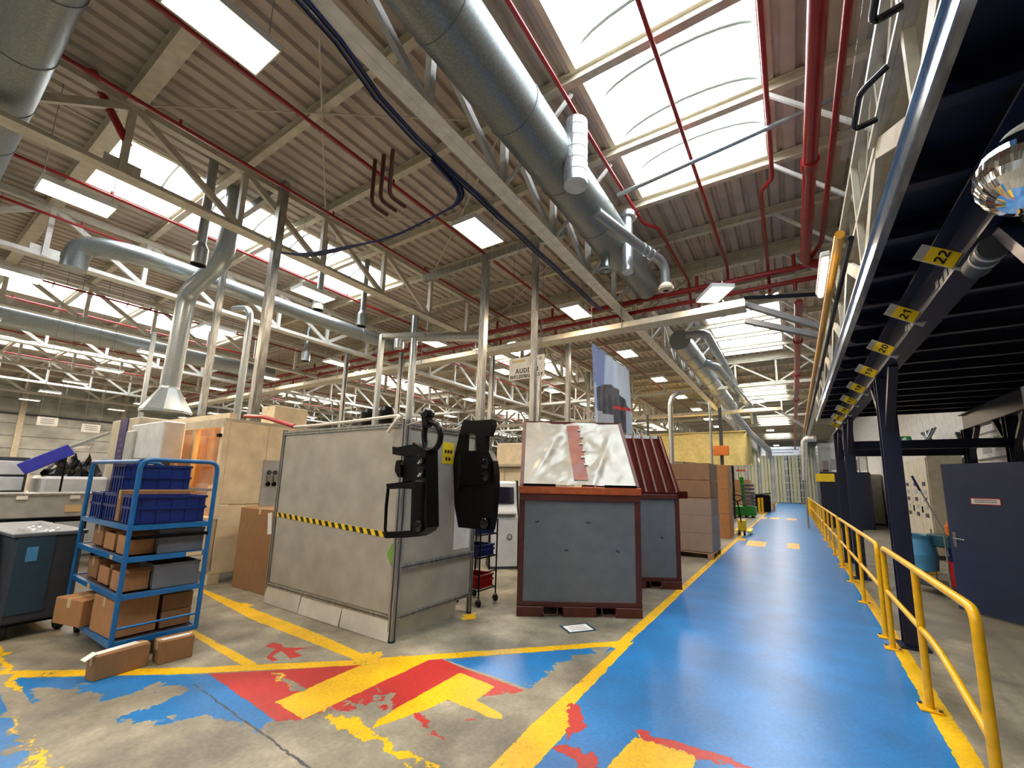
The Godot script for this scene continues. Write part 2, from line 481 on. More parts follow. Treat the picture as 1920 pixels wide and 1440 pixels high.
# ---------------------------------------------------------------- floor
func build_floor() -> void:
	var fl := thing("floor", "grey concrete factory floor with blue aisle, yellow lines and worn red paint", "floor", Vector3.ZERO, 0, "", "structure")
	var ox := -8.0
	var oz := -0.4
	var w := 1920
	var h := 1300
	var ppm := 200.0
	var layers := [] # 0 clean paint, 1 worn-away places, 2 ragged paint, 3 paint on top
	for k in 4:
		var pa := PackedByteArray()
		pa.resize(w * h)
		layers.append(pa)
	var wear := PackedByteArray()
	wear.resize(w * h)
	for mk in FLOOR_MARKS:
		var lay: PackedByteArray = layers[mk[0]]
		var pts: Array = mk[3]
		var n := pts.size() / 2
		var px := PackedFloat32Array()
		var py := PackedFloat32Array()
		for i in n:
			px.append((pts[2 * i] - ox) * ppm)
			py.append((oz - pts[2 * i + 1]) * ppm)
		var lo := h
		var hi := 0
		for i in n:
			lo = mini(lo, int(floor(py[i])))
			hi = maxi(hi, int(ceil(py[i])))
		lo = clampi(lo, 0, h - 1)
		hi = clampi(hi, 0, h - 1)
		var wb := int(mk[2] * 255)
		for y in range(lo, hi + 1):
			var xs := []
			for i in n:
				var j := (i + 1) % n
				if (py[i] <= y + 0.5) != (py[j] <= y + 0.5): xs.append(px[i] + (y + 0.5 - py[i]) / (py[j] - py[i]) * (px[j] - px[i]))
			xs.sort()
			for k in range(0, xs.size() - 1, 2):
				for x in range(clampi(int(xs[k]), 0, w), clampi(int(xs[k + 1]), 0, w)):
					lay[y * w + x] = mk[1]
					if mk[0] != 1: wear[y * w + x] = wb
		layers[mk[0]] = lay
	var d1 := floor_noise(w, h, 3, 0.012, 6, 0.62)
	var d2 := floor_noise(w, h, 9, 0.004, 4, 0.5)
	var d3 := floor_noise(w, h, 21, 0.12, 2, 0.5)
	var dx := floor_noise(w, h, 33, 0.02, 5, 0.6)
	var dy := floor_noise(w, h, 47, 0.02, 5, 0.6)
	var rgb := PackedByteArray()
	rgb.resize(w * h * 3)
	var ro := PackedByteArray()
	ro.resize(w * h)
	var cr := [134, 34, 226, 178, 60]
	var cg := [128, 114, 178, 44, 62]
	var cb := [110, 176, 6, 40, 66]
	var rr := [128, 82, 105, 105, 150]
	var clean: PackedByteArray = layers[0]
	var worn: PackedByteArray = layers[1]
	var ragged: PackedByteArray = layers[2]
	var upper: PackedByteArray = layers[3]
	for y in h:
		for x in w:
			var i := y * w + x
			var ex := dx[i] - 128
			var ey := dy[i] - 128
			var ia := clampi(y + ey / 40, 0, h - 1) * w + clampi(x + ex / 40, 0, w - 1)
			var id := clean[ia]
			if id == 1 or id == 3:
				if x < 1260 and worn[clampi(y + ey / 4, 0, h - 1) * w + clampi(x + ex / 4, 0, w - 1)]: id = 0
			var ir := clampi(y + ey / 8, 0, h - 1) * w + clampi(x + ex / 8, 0, w - 1)
			var f := d3[i]
			var a := d1[i]
			if ragged[ir]:
				id = ragged[ir]
				ia = ir
			if upper[ia]: id = upper[ia]
			if id > 0 and wear[ia] > 0 and a * 0.66 + f * 0.2 + d2[i] * 0.14 < wear[ia] * 0.62 + 44.0: id = 0
			var v := 0.98 + (d2[i] - 128) * (0.0010 if id else 0.0022) + (f - 128) * 0.0006 + (a - 128) * (0.0004 if id else 0.0014)
			rgb[3 * i] = mini(255, int(cr[id] * v))
			rgb[3 * i + 1] = mini(255, int(cg[id] * v))
			rgb[3 * i + 2] = mini(255, int(cb[id] * v))
			ro[i] = rr[id] if id == 1 else clampi(rr[id] + (d2[i] - 128) / 10, 30, 250)
	var fm := StandardMaterial3D.new()
	fm.albedo_texture = ImageTexture.create_from_image(Image.create_from_data(w, h, false, Image.FORMAT_RGB8, rgb))
	fm.roughness_texture = ImageTexture.create_from_image(Image.create_from_data(w, h, false, Image.FORMAT_L8, ro))
	fm.roughness = 1.0
	mats["floorpaint"] = fm
	var st := SurfaceTool.new()
	st.begin(Mesh.PRIMITIVE_TRIANGLES)
	var xe := ox + w / ppm
	var ze := oz - h / ppm
	var c := [[ox, oz, 0, 0], [ox, ze, 0, 1], [xe, ze, 1, 1], [xe, oz, 1, 0]]
	for k in [0, 1, 2, 0, 2, 3]:
		st.set_normal(Vector3.UP)
		st.set_uv(Vector2(c[k][2], c[k][3]))
		st.add_vertex(Vector3(c[k][0], 0, c[k][1]))
	put(fl, "painted_floor", st.commit(), "floorpaint")
	# the rest of the slab
	for r in [[X0, ox, oz, ze], [xe, X1, oz, ze], [X0, X1, Z0, oz], [X0, -1.7, ze, Z1], [0.92, X1, ze, Z1]]:
		box(fl, "concrete_slab", Vector3((r[0] + r[1]) / 2, -0.15, (r[2] + r[3]) / 2), Vector3(r[1] - r[0], 0.3, r[2] - r[3]), "conc")
	box(fl, "aisle_paint", Vector3(-0.395, -0.15, (ze + Z1) / 2), Vector3(2.39, 0.3, ze - Z1), "bluepaint")
	box(fl, "yellow_line", Vector3(-1.6425, -0.15, (ze + Z1) / 2), Vector3(0.115, 0.3, ze - Z1), "yellowpaint")
	box(fl, "yellow_line", Vector3(0.86, -0.15, (ze + Z1) / 2), Vector3(0.12, 0.3, ze - Z1), "yellowpaint")
	# crossing blocks painted on the aisle further on
	for q in [[-1.05, -14.6, 0.5, 1.3], [-0.12, -14.8, 0.3, 1.4], [-1.0, -27.2, 0.45, 1.6], [-0.2, -27.2, 0.45, 1.6], [-1.55, -15.4, 0.3, 0.8], [-1.5, -27, 0.3, 1.4]]:
		box(fl, "crossing_block", Vector3(q[0], 0.001, q[1]), Vector3(q[2], 0.002, q[3]), "yellowpaint")
	box(fl, "slab_underlay", Vector3((ox + xe) / 2, -0.16, (oz + ze) / 2), Vector3(xe - ox, 0.3, oz - ze), "conc")

func floor_noise(w: int, h: int, sd: int, freq: float, octs: int, gain: float) -> PackedByteArray:
	var nz := FastNoiseLite.new()
	nz.seed = sd
	nz.frequency = freq
	nz.fractal_octaves = octs
	nz.fractal_gain = gain
	var im := nz.get_image(w, h)
	im.convert(Image.FORMAT_L8)
	return im.get_data()

# ---------------------------------------------------------------- walls
func build_walls() -> void:
	var wl := thing("wall_left", "pale panelled hall wall with dark rail lines and pilasters", "wall", Vector3.ZERO, 0, "", "structure")
	box(wl, "wall_core", Vector3(X0 - 0.15, 3.7, (Z0 + Z1) / 2), Vector3(0.3, 7.6, Z0 - Z1), "wallpanel")
	for i in 9:
		box(wl, "wall_panel", Vector3(X0 + 0.03, 0.35 + i * 0.74, -26), Vector3(0.06, 0.71, 66), "wallpanel", Basis.IDENTITY, 0.015)
	for y in [2.2, 5.0]: box(wl, "rail", Vector3(X0 + 0.12, y, -26), Vector3(0.14, 0.12, 66), "greydark")
	for i in 14: box(wl, "pilaster", Vector3(X0 + 0.12, 3.5, 4.0 - i * 4.5), Vector3(0.2, 7, 0.25), "steel")
	var wf := thing("wall_far", "far grey end wall of the hall behind the strip curtain", "wall", Vector3.ZERO, 0, "", "structure")
	box(wf, "wall_core", Vector3((X0 + X1) / 2, 3.7, Z1 - 0.15), Vector3(X1 - X0, 7.6, 0.3), "wallpanel")
	for i in 9: box(wf, "wall_panel", Vector3((X0 + X1) / 2, 0.35 + i * 0.74, Z1 + 0.03), Vector3(X1 - X0, 0.71, 0.06), "wallpanel", Basis.IDENTITY, 0.015)
	box(wf, "dark_gate", Vector3(0.2, 2.6, Z1 + 0.08), Vector3(2.6, 5.2, 0.06), "greydark")
	for k in 6: box(wf, "gate_slat", Vector3(0.2, 0.6 + k * 0.85, Z1 + 0.12), Vector3(2.6, 0.1, 0.04), "wallpanel")
	var wb := thing("wall_back", "hall wall behind the camera", "wall", Vector3.ZERO, 0, "", "structure")
	box(wb, "wall_core", Vector3((X0 + X1) / 2, 3.7, Z0 + 0.15), Vector3(X1 - X0, 7.6, 0.3), "wallpanel")
	var wr := thing("wall_right", "white wall under and above the navy platform", "wall", Vector3.ZERO, 0, "", "structure")
	box(wr, "wall_core", Vector3(3.75, 3.7, (Z0 + Z1) / 2), Vector3(0.3, 7.6, Z0 - Z1), "wallwhite")
	box(wr, "skirting", Vector3(3.59, 0.25, (Z0 + Z1) / 2), Vector3(0.02, 0.5, Z0 - Z1), "greydark")

# ---------------------------------------------------------------- roof
func deck_mesh(x0: float, x1: float, z0: float, z1: float) -> ArrayMesh:
	var st := ST()
	var x := x0
	var p := 0.25
	while x < x1 - 0.01:
		var e := minf(p, x1 - x)
		var k := e / p
		var prof := [[0.0, 0.0], [0.14, 0.0], [0.17, 0.05], [0.22, 0.05], [0.25, 0.0]]
		for i in 4:
			var a := Vector3(x + prof[i][0] * k, HR + prof[i][1], z0)
			var b := Vector3(x + prof[i + 1][0] * k, HR + prof[i + 1][1], z0)
			var dz := Vector3(0, 0, z1 - z0)
			quad(st, a, a + dz, b + dz, b)
		x += p
	return fin(st)

func sky_len(i: int) -> float: return 5.75

func build_roof() -> void:
	var ce := thing("ceiling", "ribbed cream metal roof deck on steel purlins", "ceiling", Vector3.ZERO, 0, "", "structure")
	var xs := [X0]
	for i in range(SKY_X.size() - 1, -1, -1): xs.append_array([SKY_X[i] - 1.05, SKY_X[i] + 1.05])
	xs.append(X1)
	for i in xs.size() - 1:
		if i % 2 == 0:
			put(ce, "deck_sheet", deck_mesh(xs[i], xs[i + 1], Z0, Z1), "deck")
			box(ce, "roof_light_block", Vector3((xs[i] + xs[i + 1]) / 2, HR + 0.16, (Z0 + Z1) / 2), Vector3(xs[i + 1] - xs[i], 0.2, Z0 - Z1), "deck")  # unseen slab above the deck, added to block light
		else:
			var z := Z0
			for s in SKY_Z.size() + 1:
				var e: float = SKY_Z[s] if s < SKY_Z.size() else Z1
				put(ce, "deck_sheet", deck_mesh(xs[i], xs[i + 1], z, e), "deck")
				box(ce, "roof_light_block", Vector3((xs[i] + xs[i + 1]) / 2, HR + 0.16, (z + e) / 2), Vector3(xs[i + 1] - xs[i], 0.2, z - e), "deck")  # same added light-blocking slab between the skylights
				z = e - 5.75
	# purlins across the hall every 1.5 m
	for k in range(-6, 39):
		var z := -1.43 - 1.5 * k
		var deep := 0.24 if k % 6 == 0 else 0.16
		put(ce, "purlin", ibeam_mesh(0.11 if k % 6 else 0.2, deep, 0.014, X1 - X0), "steel", Vector3((X0 + X1) / 2, HR - deep / 2 - 0.005, z), Basis(Vector3.UP, PI / 2))
	# wind bracing rods in the roof plane
	for bx in [[-3.3, -7.8], [-12.3, -16.8]]:
		for k in range(0, 8, 2):
			var za := -1.43 - 1.5 * k
			var mid := Vector3((bx[0] + bx[1]) / 2, HR - 0.2, za - 1.5)
			for c in [Vector3(bx[0], HR - 0.2, za), Vector3(bx[1], HR - 0.2, za), Vector3(bx[0], HR - 0.2, za - 3), Vector3(bx[1], HR - 0.2, za - 3)]:
				tube(ce, "brace_rod", [c, mid], 0.013, "steel", 6)
	# skylights
	var n := 0
	for i in SKY_X.size():
		for s in SKY_Z.size():
			n += 1
			skylight(n, SKY_X[i], SKY_Z[s])

func skylight(n: int, x: float, z: float) -> void:
	var t := thing("window_%d" % n, "barrel vault skylight with white glazing and curved bars in the roof", "skylight", Vector3(x, HR, z), 0, "roof skylights", "structure")
	t.name = "window_%d" % n
	var ln := 5.75
	var hgt := 0.42
	for s in [-1, 1]: box(t, "curb", Vector3(s * 1.09, hgt / 2 - 0.02, -ln / 2), Vector3(0.08, hgt, ln), "curb")
	for e in [0.04, -ln - 0.04]: box(t, "curb", Vector3(0, hgt / 2 - 0.02, e), Vector3(2.26, hgt, 0.08), "curb")
	var key := "vault"
	if not meshes.has(key):
		var st := SurfaceTool.new()
		st.begin(Mesh.PRIMITIVE_TRIANGLES)
		for k in 12:
			var q := []
			for a in [PI * k / 12, PI * (k + 1) / 12]:
				for zz in [0.0, -ln]: q.append([Vector3(cos(a) * 1.08, hgt + sin(a) * 0.3, zz), Vector3(cos(a) * 0.3, sin(a), 0).normalized()])
			for j in [0, 1, 3, 0, 3, 2]:
				st.set_normal(q[j][1])
				st.add_vertex(q[j][0])
		meshes[key] = st.commit()
		var arc := []
		for k in 11: arc.append(Vector3(cos(PI * k / 10) * 1.06, hgt + sin(PI * k / 10) * 0.29, 0))
		meshes["vaultbar"] = sweep(arc, 0.03, 6)
	put(t, "glazing", meshes[key], "glass")
	for k in 7: put(t, "glazing_bar", meshes["vaultbar"], "galvdull", Vector3(0, 0, -0.15 - k * 0.908))
	if x < -5: bar(t, "ridge_bar", Vector3(0, hgt + 0.28, 0), Vector3(0, hgt + 0.28, -ln), 0.03, 0.03, "galvdull")

func build_trusses() -> void:
	var ids := ["along the platform edge", "left of the aisle over the bins", "over the grey booth", "over the orange machine", "beyond the orange machine", "far to the left", "near the left wall", "second from the left wall", "next to the left wall"]
	for i in TRUSS_X.size():
		var x: float = TRUSS_X[i]
		var t := thing("roof_truss", "long cream steel roof truss " + ids[i], "roof truss", Vector3(x, HC, 0), 0, "roof trusses", "structure")
		var m := "steel" if i in [0, 2] else "steelwhite"  # paler copy paints lamp light onto the trusses further left
		# bottom chord: two angles back to back with a gap, top chord under the purlins
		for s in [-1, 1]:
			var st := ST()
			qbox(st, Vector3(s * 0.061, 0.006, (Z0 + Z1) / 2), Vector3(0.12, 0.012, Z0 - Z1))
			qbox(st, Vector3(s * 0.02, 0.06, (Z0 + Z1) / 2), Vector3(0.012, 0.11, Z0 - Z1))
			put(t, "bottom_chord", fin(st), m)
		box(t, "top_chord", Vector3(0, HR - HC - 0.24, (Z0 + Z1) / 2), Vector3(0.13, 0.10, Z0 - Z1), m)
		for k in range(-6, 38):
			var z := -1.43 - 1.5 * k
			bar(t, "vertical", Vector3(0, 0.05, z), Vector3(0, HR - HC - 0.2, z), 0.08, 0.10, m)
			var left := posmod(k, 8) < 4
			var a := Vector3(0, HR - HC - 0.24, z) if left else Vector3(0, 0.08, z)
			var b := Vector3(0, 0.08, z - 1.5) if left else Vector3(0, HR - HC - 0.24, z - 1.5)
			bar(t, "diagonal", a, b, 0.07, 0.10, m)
		for k in [0, 6, 12, 18]:
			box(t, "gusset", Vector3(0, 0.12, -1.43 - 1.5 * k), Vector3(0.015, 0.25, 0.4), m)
	# cross girders on the column lines
	for k in [1, 2, 3]:
		var z: float = -1.43 - 9.0 * k
		var t := thing("cross_girder", "cream lattice girder crossing the hall on column line %d" % k, "roof truss", Vector3(0, HC - 0.02, z), 0, "cross girders", "structure")
		for y in [0.0, 1.05]: box(t, "chord", Vector3((X0 + 1.2) / 2, y + 0.07, 0.0), Vector3(1.2 - X0, 0.12, 0.14), "steel")
		for j in 27:
			var x := 1.2 - 1.5 * j
			bar(t, "vertical", Vector3(x, 0.1, 0), Vector3(x, 1.05, 0), 0.07, 0.07, "steel")
			bar(t, "diagonal", Vector3(x, 0.1 if j % 2 else 1.05, 0), Vector3(x - 1.5, 1.05 if j % 2 else 0.1, 0), 0.06, 0.06, "steel")

# ---------------------------------------------------------------- navy platform on the right
func build_platform() -> void:
	var t := thing("steel_platform", "navy blue steel mezzanine platform with joists, numbered tags and silver edge", "mezzanine", Vector3.ZERO, 0, "", "structure")
	var ze := -12.6
	var z0 := 3.0
	box(t, "deck_plate", Vector3(2.1, 3.475, (z0 + ze) / 2), Vector3(3.0, 0.05, z0 - ze), "navydeep")
	var k := 0
	while true:
		var z := 2.6 - k * 0.612
		if z < ze + 0.2: break
		var st_key := "joist"
		if not meshes.has(st_key):
			var st := ST() # channel section along x, flanges towards the camera
			qbox(st, Vector3(0, 0.075, 0), Vector3(2.98, 0.15, 0.012))
			qbox(st, Vector3(0, 0.006, 0.035), Vector3(2.98, 0.012, 0.07))
			qbox(st, Vector3(0, 0.144, 0.035), Vector3(2.98, 0.012, 0.07))
			meshes[st_key] = fin(st)
		put(t, "joist", meshes[st_key], "navy", Vector3(2.1, 3.3, z))
		k += 1
	# silver edge channel facing the aisle
	var st2 := ST()
	var lz := z0 - ze
	qbox(st2, Vector3(0, 0.05, 0), Vector3(0.012, 0.11, lz))
	qbox(st2, Vector3(0.02, -0.005, 0), Vector3(0.045, 0.012, lz))
	qbox(st2, Vector3(-0.01, 0.105, 0), Vector3(0.03, 0.012, lz))
	put(t, "edge_channel", fin(st2), "silver", Vector3(0.59, 3.3, (z0 + ze) / 2))
	# carrying beams and columns
	put(t, "carrying_beam", ibeam_mesh(0.16, 0.34, 0.016, z0 - ze), "navy", Vector3(0.975, 3.125, (z0 + ze) / 2))
	put(t, "carrying_beam", ibeam_mesh(0.16, 0.34, 0.016, z0 - ze), "navy", Vector3(3.2, 3.125, (z0 + ze) / 2))
	for z in [-2.25, -6.3, -10.35, -12.45]:
		for x in [0.975, 3.2]:
			put(t, "column", ibeam_mesh(0.16, 0.16, 0.014, 2.95), "navy", Vector3(x, 1.475, z), Basis(Vector3.RIGHT, PI / 2))
			box(t, "base_plate", Vector3(x, 0.01, z), Vector3(0.26, 0.02, 0.26), "navy")
			for s in [-1, 1]: bar(t, "knee_brace", Vector3(x, 2.35, z + s * 0.06), Vector3(x, 2.96, z + s * 0.62), 0.08, 0.06, "navy")
		if z < -7: put(t, "cross_beam", ibeam_mesh(0.1, 0.16, 0.012, 2.1), "navy", Vector3(2.09, 2.5, z), Basis(Vector3.UP, PI / 2))
	# number tags along the beam, counting down away from the camera
	for i in 9:
		var z := -3.28 - i * 0.985
		var tg := box(t, "number_tag", Vector3(0.85, 3.03, z), Vector3(0.27, 0.10, 0.006), "machgrey", Basis(Vector3.BACK, -0.576), 0.001)
		var f := box(tg, "number_plate", Vector3(-0.01, 0, 0.005), Vector3(0.15, 0.094, 0.004), "signyellow", Basis.IDENTITY, 0.0005)
		text(tg, "number", str(22 - i), 0.075, Vector3(-0.01, 0, 0.009), "ink", Basis(Vector3.BACK, PI / 2))
		tg.set_meta("label", "grey tag hanging from the beam")
		f.set_meta("label", "yellow number plate reading %d" % (22 - i))
	# lettering stencilled on the beam web
	for z in [-3.62, -4.6]:
		for j in 7: box(t, "stencil_mark", Vector3(0.962, 3.09 - 0.05 * (j / 4) + 0.02 * (j % 2), z - 0.1 * (j % 4)), Vector3(0.003, 0.05, 0.07), "machgrey")
	# guard fence above the edge: beige posts, rails and lattice
	for i in 8:
		var z := 1.2 - i * 1.9
		bar(t, "fence_post", Vector3(0.66, 3.5, z), Vector3(0.66, 4.6, z), 0.05, 0.05, "steel")
		bar(t, "fence_lattice", Vector3(0.66, 3.5, z), Vector3(0.66, 4.05, z - 0.95), 0.03, 0.12, "steel")
		bar(t, "fence_lattice", Vector3(0.66, 4.05, z - 0.95), Vector3(0.66, 3.5, z - 1.9), 0.03, 0.12, "steel")
	for y in [4.05, 4.6]: bar(t, "fence_rail", Vector3(0.66, y, z0), Vector3(0.66, y, ze), 0.045, 0.045, "steel")

# ---------------------------------------------------------------- yellow rails
func build_rails() -> void:
	var segs := [[-3.3, -6.1, [-4.65, -6.1]], [-6.5, -11.5, [-6.5, -8.25, -9.9, -11.5]], [-11.9, -17.0, [-11.9, -13.6, -15.3, -17.0]], [-17.4, -24.2, [-17.4, -19.1, -20.8, -22.5, -24.2]], [-24.6, -31.4, [-24.6, -26.3, -28.0, -29.7, -31.4]], [-31.8, -40.3, [-31.8, -33.5, -35.2, -36.9, -38.6, -40.3]]]
	var lab := ["with a rounded end post and bent middle rail", "beside the first column past its rounded end", "third along the blue aisle", "fourth along the blue aisle", "fifth along the blue aisle", "at the far end of the blue aisle"]
	for i in segs.size():
		var s: Array = segs[i]
		var t := thing("guard_rail", "yellow tubular guard rail " + lab[i], "guard rail", Vector3(0.78, 0, s[0]), 0, "yellow guard rails")
		var ln: float = s[1] - s[0]
		var r := 0.026
		tube(t, "top_rail", rounded([Vector3(0, 0.01, 0), Vector3(0, 1.03, 0), Vector3(0, 1.03, ln), Vector3(0, 0.01, ln)], 0.1, 5), r, "railyellow", 12)
		if i == 0: tube(t, "middle_rail", rounded([Vector3(0, 0.40, 0), Vector3(0, 0.58, -0.9), Vector3(0, 0.58, ln)], 0.3, 5), r * 0.85, "railyellow", 10)
		else: tube(t, "middle_rail", [Vector3(0, 0.55, 0), Vector3(0, 0.55, ln)], r * 0.85, "railyellow", 10)
		for z in s[2]:
			var zz: float = z - s[0]
			if absf(zz) > 0.05 and absf(zz - ln) > 0.05: tube(t, "post", [Vector3(0, 0.01, zz), Vector3(0, 1.03, zz)], r, "railyellow", 10)
			box(t, "base_plate", Vector3(0, 0.007, zz), Vector3(0.14, 0.014, 0.14), "railyellow", Basis.IDENTITY, 0.004)
			for e in [-1, 1]: put(t, "anchor_bolt", lathe([[0.0, 0.012], [0.012, 0.012], [0.012, 0.026], [0.0, 0.028]], 8), "greydark", Vector3(e * 0.05, 0, zz + e * 0.05))
		if i == 0: box(t, "base_plate", Vector3(0, 0.007, 0), Vector3(0.14, 0.014, 0.14), "railyellow", Basis.IDENTITY, 0.004)

# ---------------------------------------------------------------- lamps
func lamp_src() -> Node3D:
	var t := thing("ceiling_lamp", "white rectangular ceiling lamp hung on wires below the roof trusses", "lamp", Vector3.ZERO, 0, "ceiling lamps in rows")
	var st := ST()
	qbox(st, Vector3(0, 0.05, 0), Vector3(0.46, 0.02, 0.76))
	for s in [-1, 1]:
		qbox(st, Vector3(s * 0.225, 0.02, 0), Vector3(0.012, 0.07, 0.76))
		qbox(st, Vector3(0, 0.02, s * 0.374), Vector3(0.45, 0.07, 0.012))
	put(t, "housing", fin(st), "lampwhite")
	box(t, "lamp_panel", Vector3(0, 0.0, 0), Vector3(0.43, 0.02, 0.73), "glow")
	for s in [-1, 1]: tube(t, "wire", [Vector3(0, 0.05, s * 0.35), Vector3(0, 1.6, s * 0.35)], 0.004, "cablegrey", 4)
	var l := AreaLight3D.new()
	l.name = "lamp_light"
	l.area_size = Vector2(0.42, 0.72)
	l.light_color = Color(1.0, 0.90, 0.79)
	l.light_energy = 11.0
	l.area_range = 30.0
	l.area_attenuation = 2.0
	l.shadow_enabled = true
	l.position = Vector3(0, -0.02, 0)
	l.rotation.x = -PI / 2
	t.add_child(l)
	return t

func build_lamps() -> void:
	var src: Node3D = null
	var rows := ["beside the pale truss left of the bins", "beside the truss over the booth", "beside the truss over the orange machine", "beyond the orange machine", "far to the left", "past the second skylight row", "past the third skylight row", "nearest the left wall"]
	for i in 8:
		for k in range(-1, 15):
			if k > [14, 14, 8, 6, 4, 4, 3, 3][i]: continue  # rows next to the aisle get added lamps to brighten the far end
			var at := Vector3(-4.0 - 4.53 * i, 5.55, -1.18 - 3.58 * k)
			if src == null:
				src = lamp_src()
				src.position = at
			else: copy(src, at)
			var last: Node3D = get_child(get_child_count() - 1)
			last.set_meta("label", "white rectangular ceiling lamp in the row " + rows[i])
			last.set_meta("group", "ceiling lamps, row %d from the aisle" % (i + 1))
	for z in [-8.85, -21.5, -33.0, -45.0]:
		var c := copy(src, Vector3(-1.12, 5.53, z), 0.575 if z > -9 else 0.0, "white rectangular lamp hung over the blue aisle below the skylights")
		c.set_meta("group", "lamps over the aisle")
		c.name = named("aisle_lamp")
	# fluorescent tube by the red mains at the platform edge
	var t := thing("tube_lamp", "bright fluorescent tube lamp beside the yellow pipe at the platform edge", "lamp", Vector3(0.39, 3.78, -5.0))
	box(t, "housing", Vector3(0, 0.04, 0), Vector3(0.08, 0.05, 0.95), "lampwhite", Basis.IDENTITY, 0.01)
	tube(t, "lamp_tube", [Vector3(0, -0.01, -0.43), Vector3(0, -0.01, 0.43)], 0.028, "glow", 10)
	var l := AreaLight3D.new()
	l.name = "lamp_light"
	l.area_size = Vector2(0.08, 1.2)
	l.light_color = Color(1.0, 0.90, 0.79)
	l.light_energy = 2.0
	l.area_range = 20.0
	l.shadow_enabled = true
	l.position = Vector3(0, -0.06, 0)
	l.rotation.x = -PI / 2
	t.add_child(l)

# ---------------------------------------------------------------- pipes
func build_pipes() -> void:
	# sprinkler branches along the hall under the deck
	var where := {-5.45: "over the grey booth", -7.15: "beside the truss over the booth", -10.15: "below the skylight left of the booth", -12.0: "beside the truss over the orange machine", -14.6: "over the orange machine", -16.4: "beyond the orange machine", -18.9: "below the second skylight row", -23.5: "far left of the hall", -28.0: "below the third skylight row"}
	for x in where:
		var t := thing("sprinkler_pipe", "thin red sprinkler pipe under the roof " + where[x], "pipe", Vector3(x, 6.6, 0), 0, "red sprinkler pipes")
		tube(t, "pipe", [Vector3(0, 0, 7.5), Vector3(0, 0, -10.2)], 0.028, "redpipe", 8)
		tube(t, "pipe", [Vector3(0, 0, -10.6), Vector3(0, 0, -34)], 0.028, "redpipe", 8)
		for k in 5: tube(t, "sprinkler_head", [Vector3(0, 0, 0.6 - k * 2.4), Vector3(0, 0.09, 0.6 - k * 2.4)], 0.018, "redpipe", 6)
	var r1 := thing("sprinkler_pipe", "thin red pipe with a sideways jog beside the foil duct", "pipe", Vector3.ZERO, 0, "red sprinkler pipes")
	tube(r1, "pipe", rounded([Vector3(-2.35, 6.78, 3.0), Vector3(-2.25, 6.78, -5.5), Vector3(-2.2, 6.78, -7.65), Vector3(-1.98, 6.78, -7.95), Vector3(-1.9, 6.7, -10.5), Vector3(-1.9, 6.1, -10.6)], 0.12, 3), 0.03, "redpipe", 8)
	var r2 := thing("sprinkler_pipe", "thin red pipe crossing the middle of the aisle skylight", "pipe", Vector3.ZERO, 0, "red sprinkler pipes")
	tube(r2, "pipe", rounded([Vector3(-1.16, 6.78, 3.0), Vector3(-1.0, 6.78, -10.3), Vector3(-1.0, 6.1, -10.4)], 0.12, 3), 0.03, "redpipe", 8)
	var r3 := thing("sprinkler_pipe", "thin red pipe with a stepped jog right of the aisle skylight", "pipe", Vector3.ZERO, 0, "red sprinkler pipes")
	tube(r3, "pipe", rounded([Vector3(0.01, 6.78, 3.0), Vector3(0.03, 6.78, -7.1), Vector3(0.03, 6.78, -7.5), Vector3(-0.16, 6.78, -7.75), Vector3(-0.18, 6.78, -10.6), Vector3(-0.18, 6.1, -10.7)], 0.1, 3), 0.032, "redpipe", 8)
	# mains
	var m := thing("sprinkler_main", "thick red sprinkler main running along the aisle roof into the cross mains", "pipe")
	tube(m, "pipe", rounded([Vector3(0.47, 6.0, 4.0), Vector3(0.47, 6.0, -9.3), Vector3(0.85, 5.9, -9.35)], 0.2, 4), 0.085, "redpipe", 14)
	for z in [-2.0, -6.2]: tube(m, "coupling", [Vector3(0.47, 6.0, z), Vector3(0.47, 6.0, z - 0.14)], 0.11, "redpipe", 14)
	var m2 := thing("sprinkler_main", "slimmer red main beside the thick red sprinkler main", "pipe")
	tube(m2, "pipe", rounded([Vector3(0.72, 6.1, 4.0), Vector3(0.72, 6.1, -8.8), Vector3(0.55, 6.1, -9.4)], 0.2, 4), 0.04, "redpipe", 10)
	for q in [[6.15, -9.75, 0.06, "upper red main crossing the hall"], [5.95, -9.95, 0.05, "lower red main crossing the hall"]]:
		var c := thing("cross_main", "%s under the trusses" % q[3], "pipe")
		tube(c, "pipe", [Vector3(0.85, q[0], q[1]), Vector3(-30, q[0], q[1])], q[2], "redpipe", 10)
		for k in 12: tube(c, "outlet", [Vector3(0.3 - k * 1.9, q[0], q[1]), Vector3(0.3 - k * 1.9, q[0] + (0.3 if q[0] > 6 else -0.2), q[1])], 0.035, "redpipe", 8)
	var m3 := thing("sprinkler_main", "red main continuing along the platform edge into the distance", "pipe")
	tube(m3, "pipe", [Vector3(0.35, 5.6, -10.3), Vector3(0.35, 5.6, -50)], 0.085, "redpipe", 12)
	for z in [-12.0, -25.5, -39.0]: tube(m3, "hanger", [Vector3(0.35, 5.6, z + 0.07), Vector3(0.35, 7.1, z + 0.07)], 0.012, "galv", 5)
	for z in [-13.0, -17.0, -22.0]: tube(m3, "coupling", [Vector3(0.35, 5.6, z), Vector3(0.35, 5.6, z - 0.2)], 0.12, "redpipe", 12)
	# red drop pipe with hook in the left bay
	var dp := thing("drop_pipe", "short thick red pipe stub at the cream girder top left", "pipe")
	tube(dp, "pipe", [Vector3(-7.85, 7.05, -1.0), Vector3(-7.8, 6.3, -1.45)], 0.05, "redpipe", 10)
	tube(dp, "flange", [Vector3(-7.86, 7.1, -0.97), Vector3(-7.85, 7.03, -1.01)], 0.08, "redpipe", 10)
	# red pipework frames near the centre lamp
	var fr := thing("heating_loop", "dark red pipe loops hanging near the cable trays", "pipe")
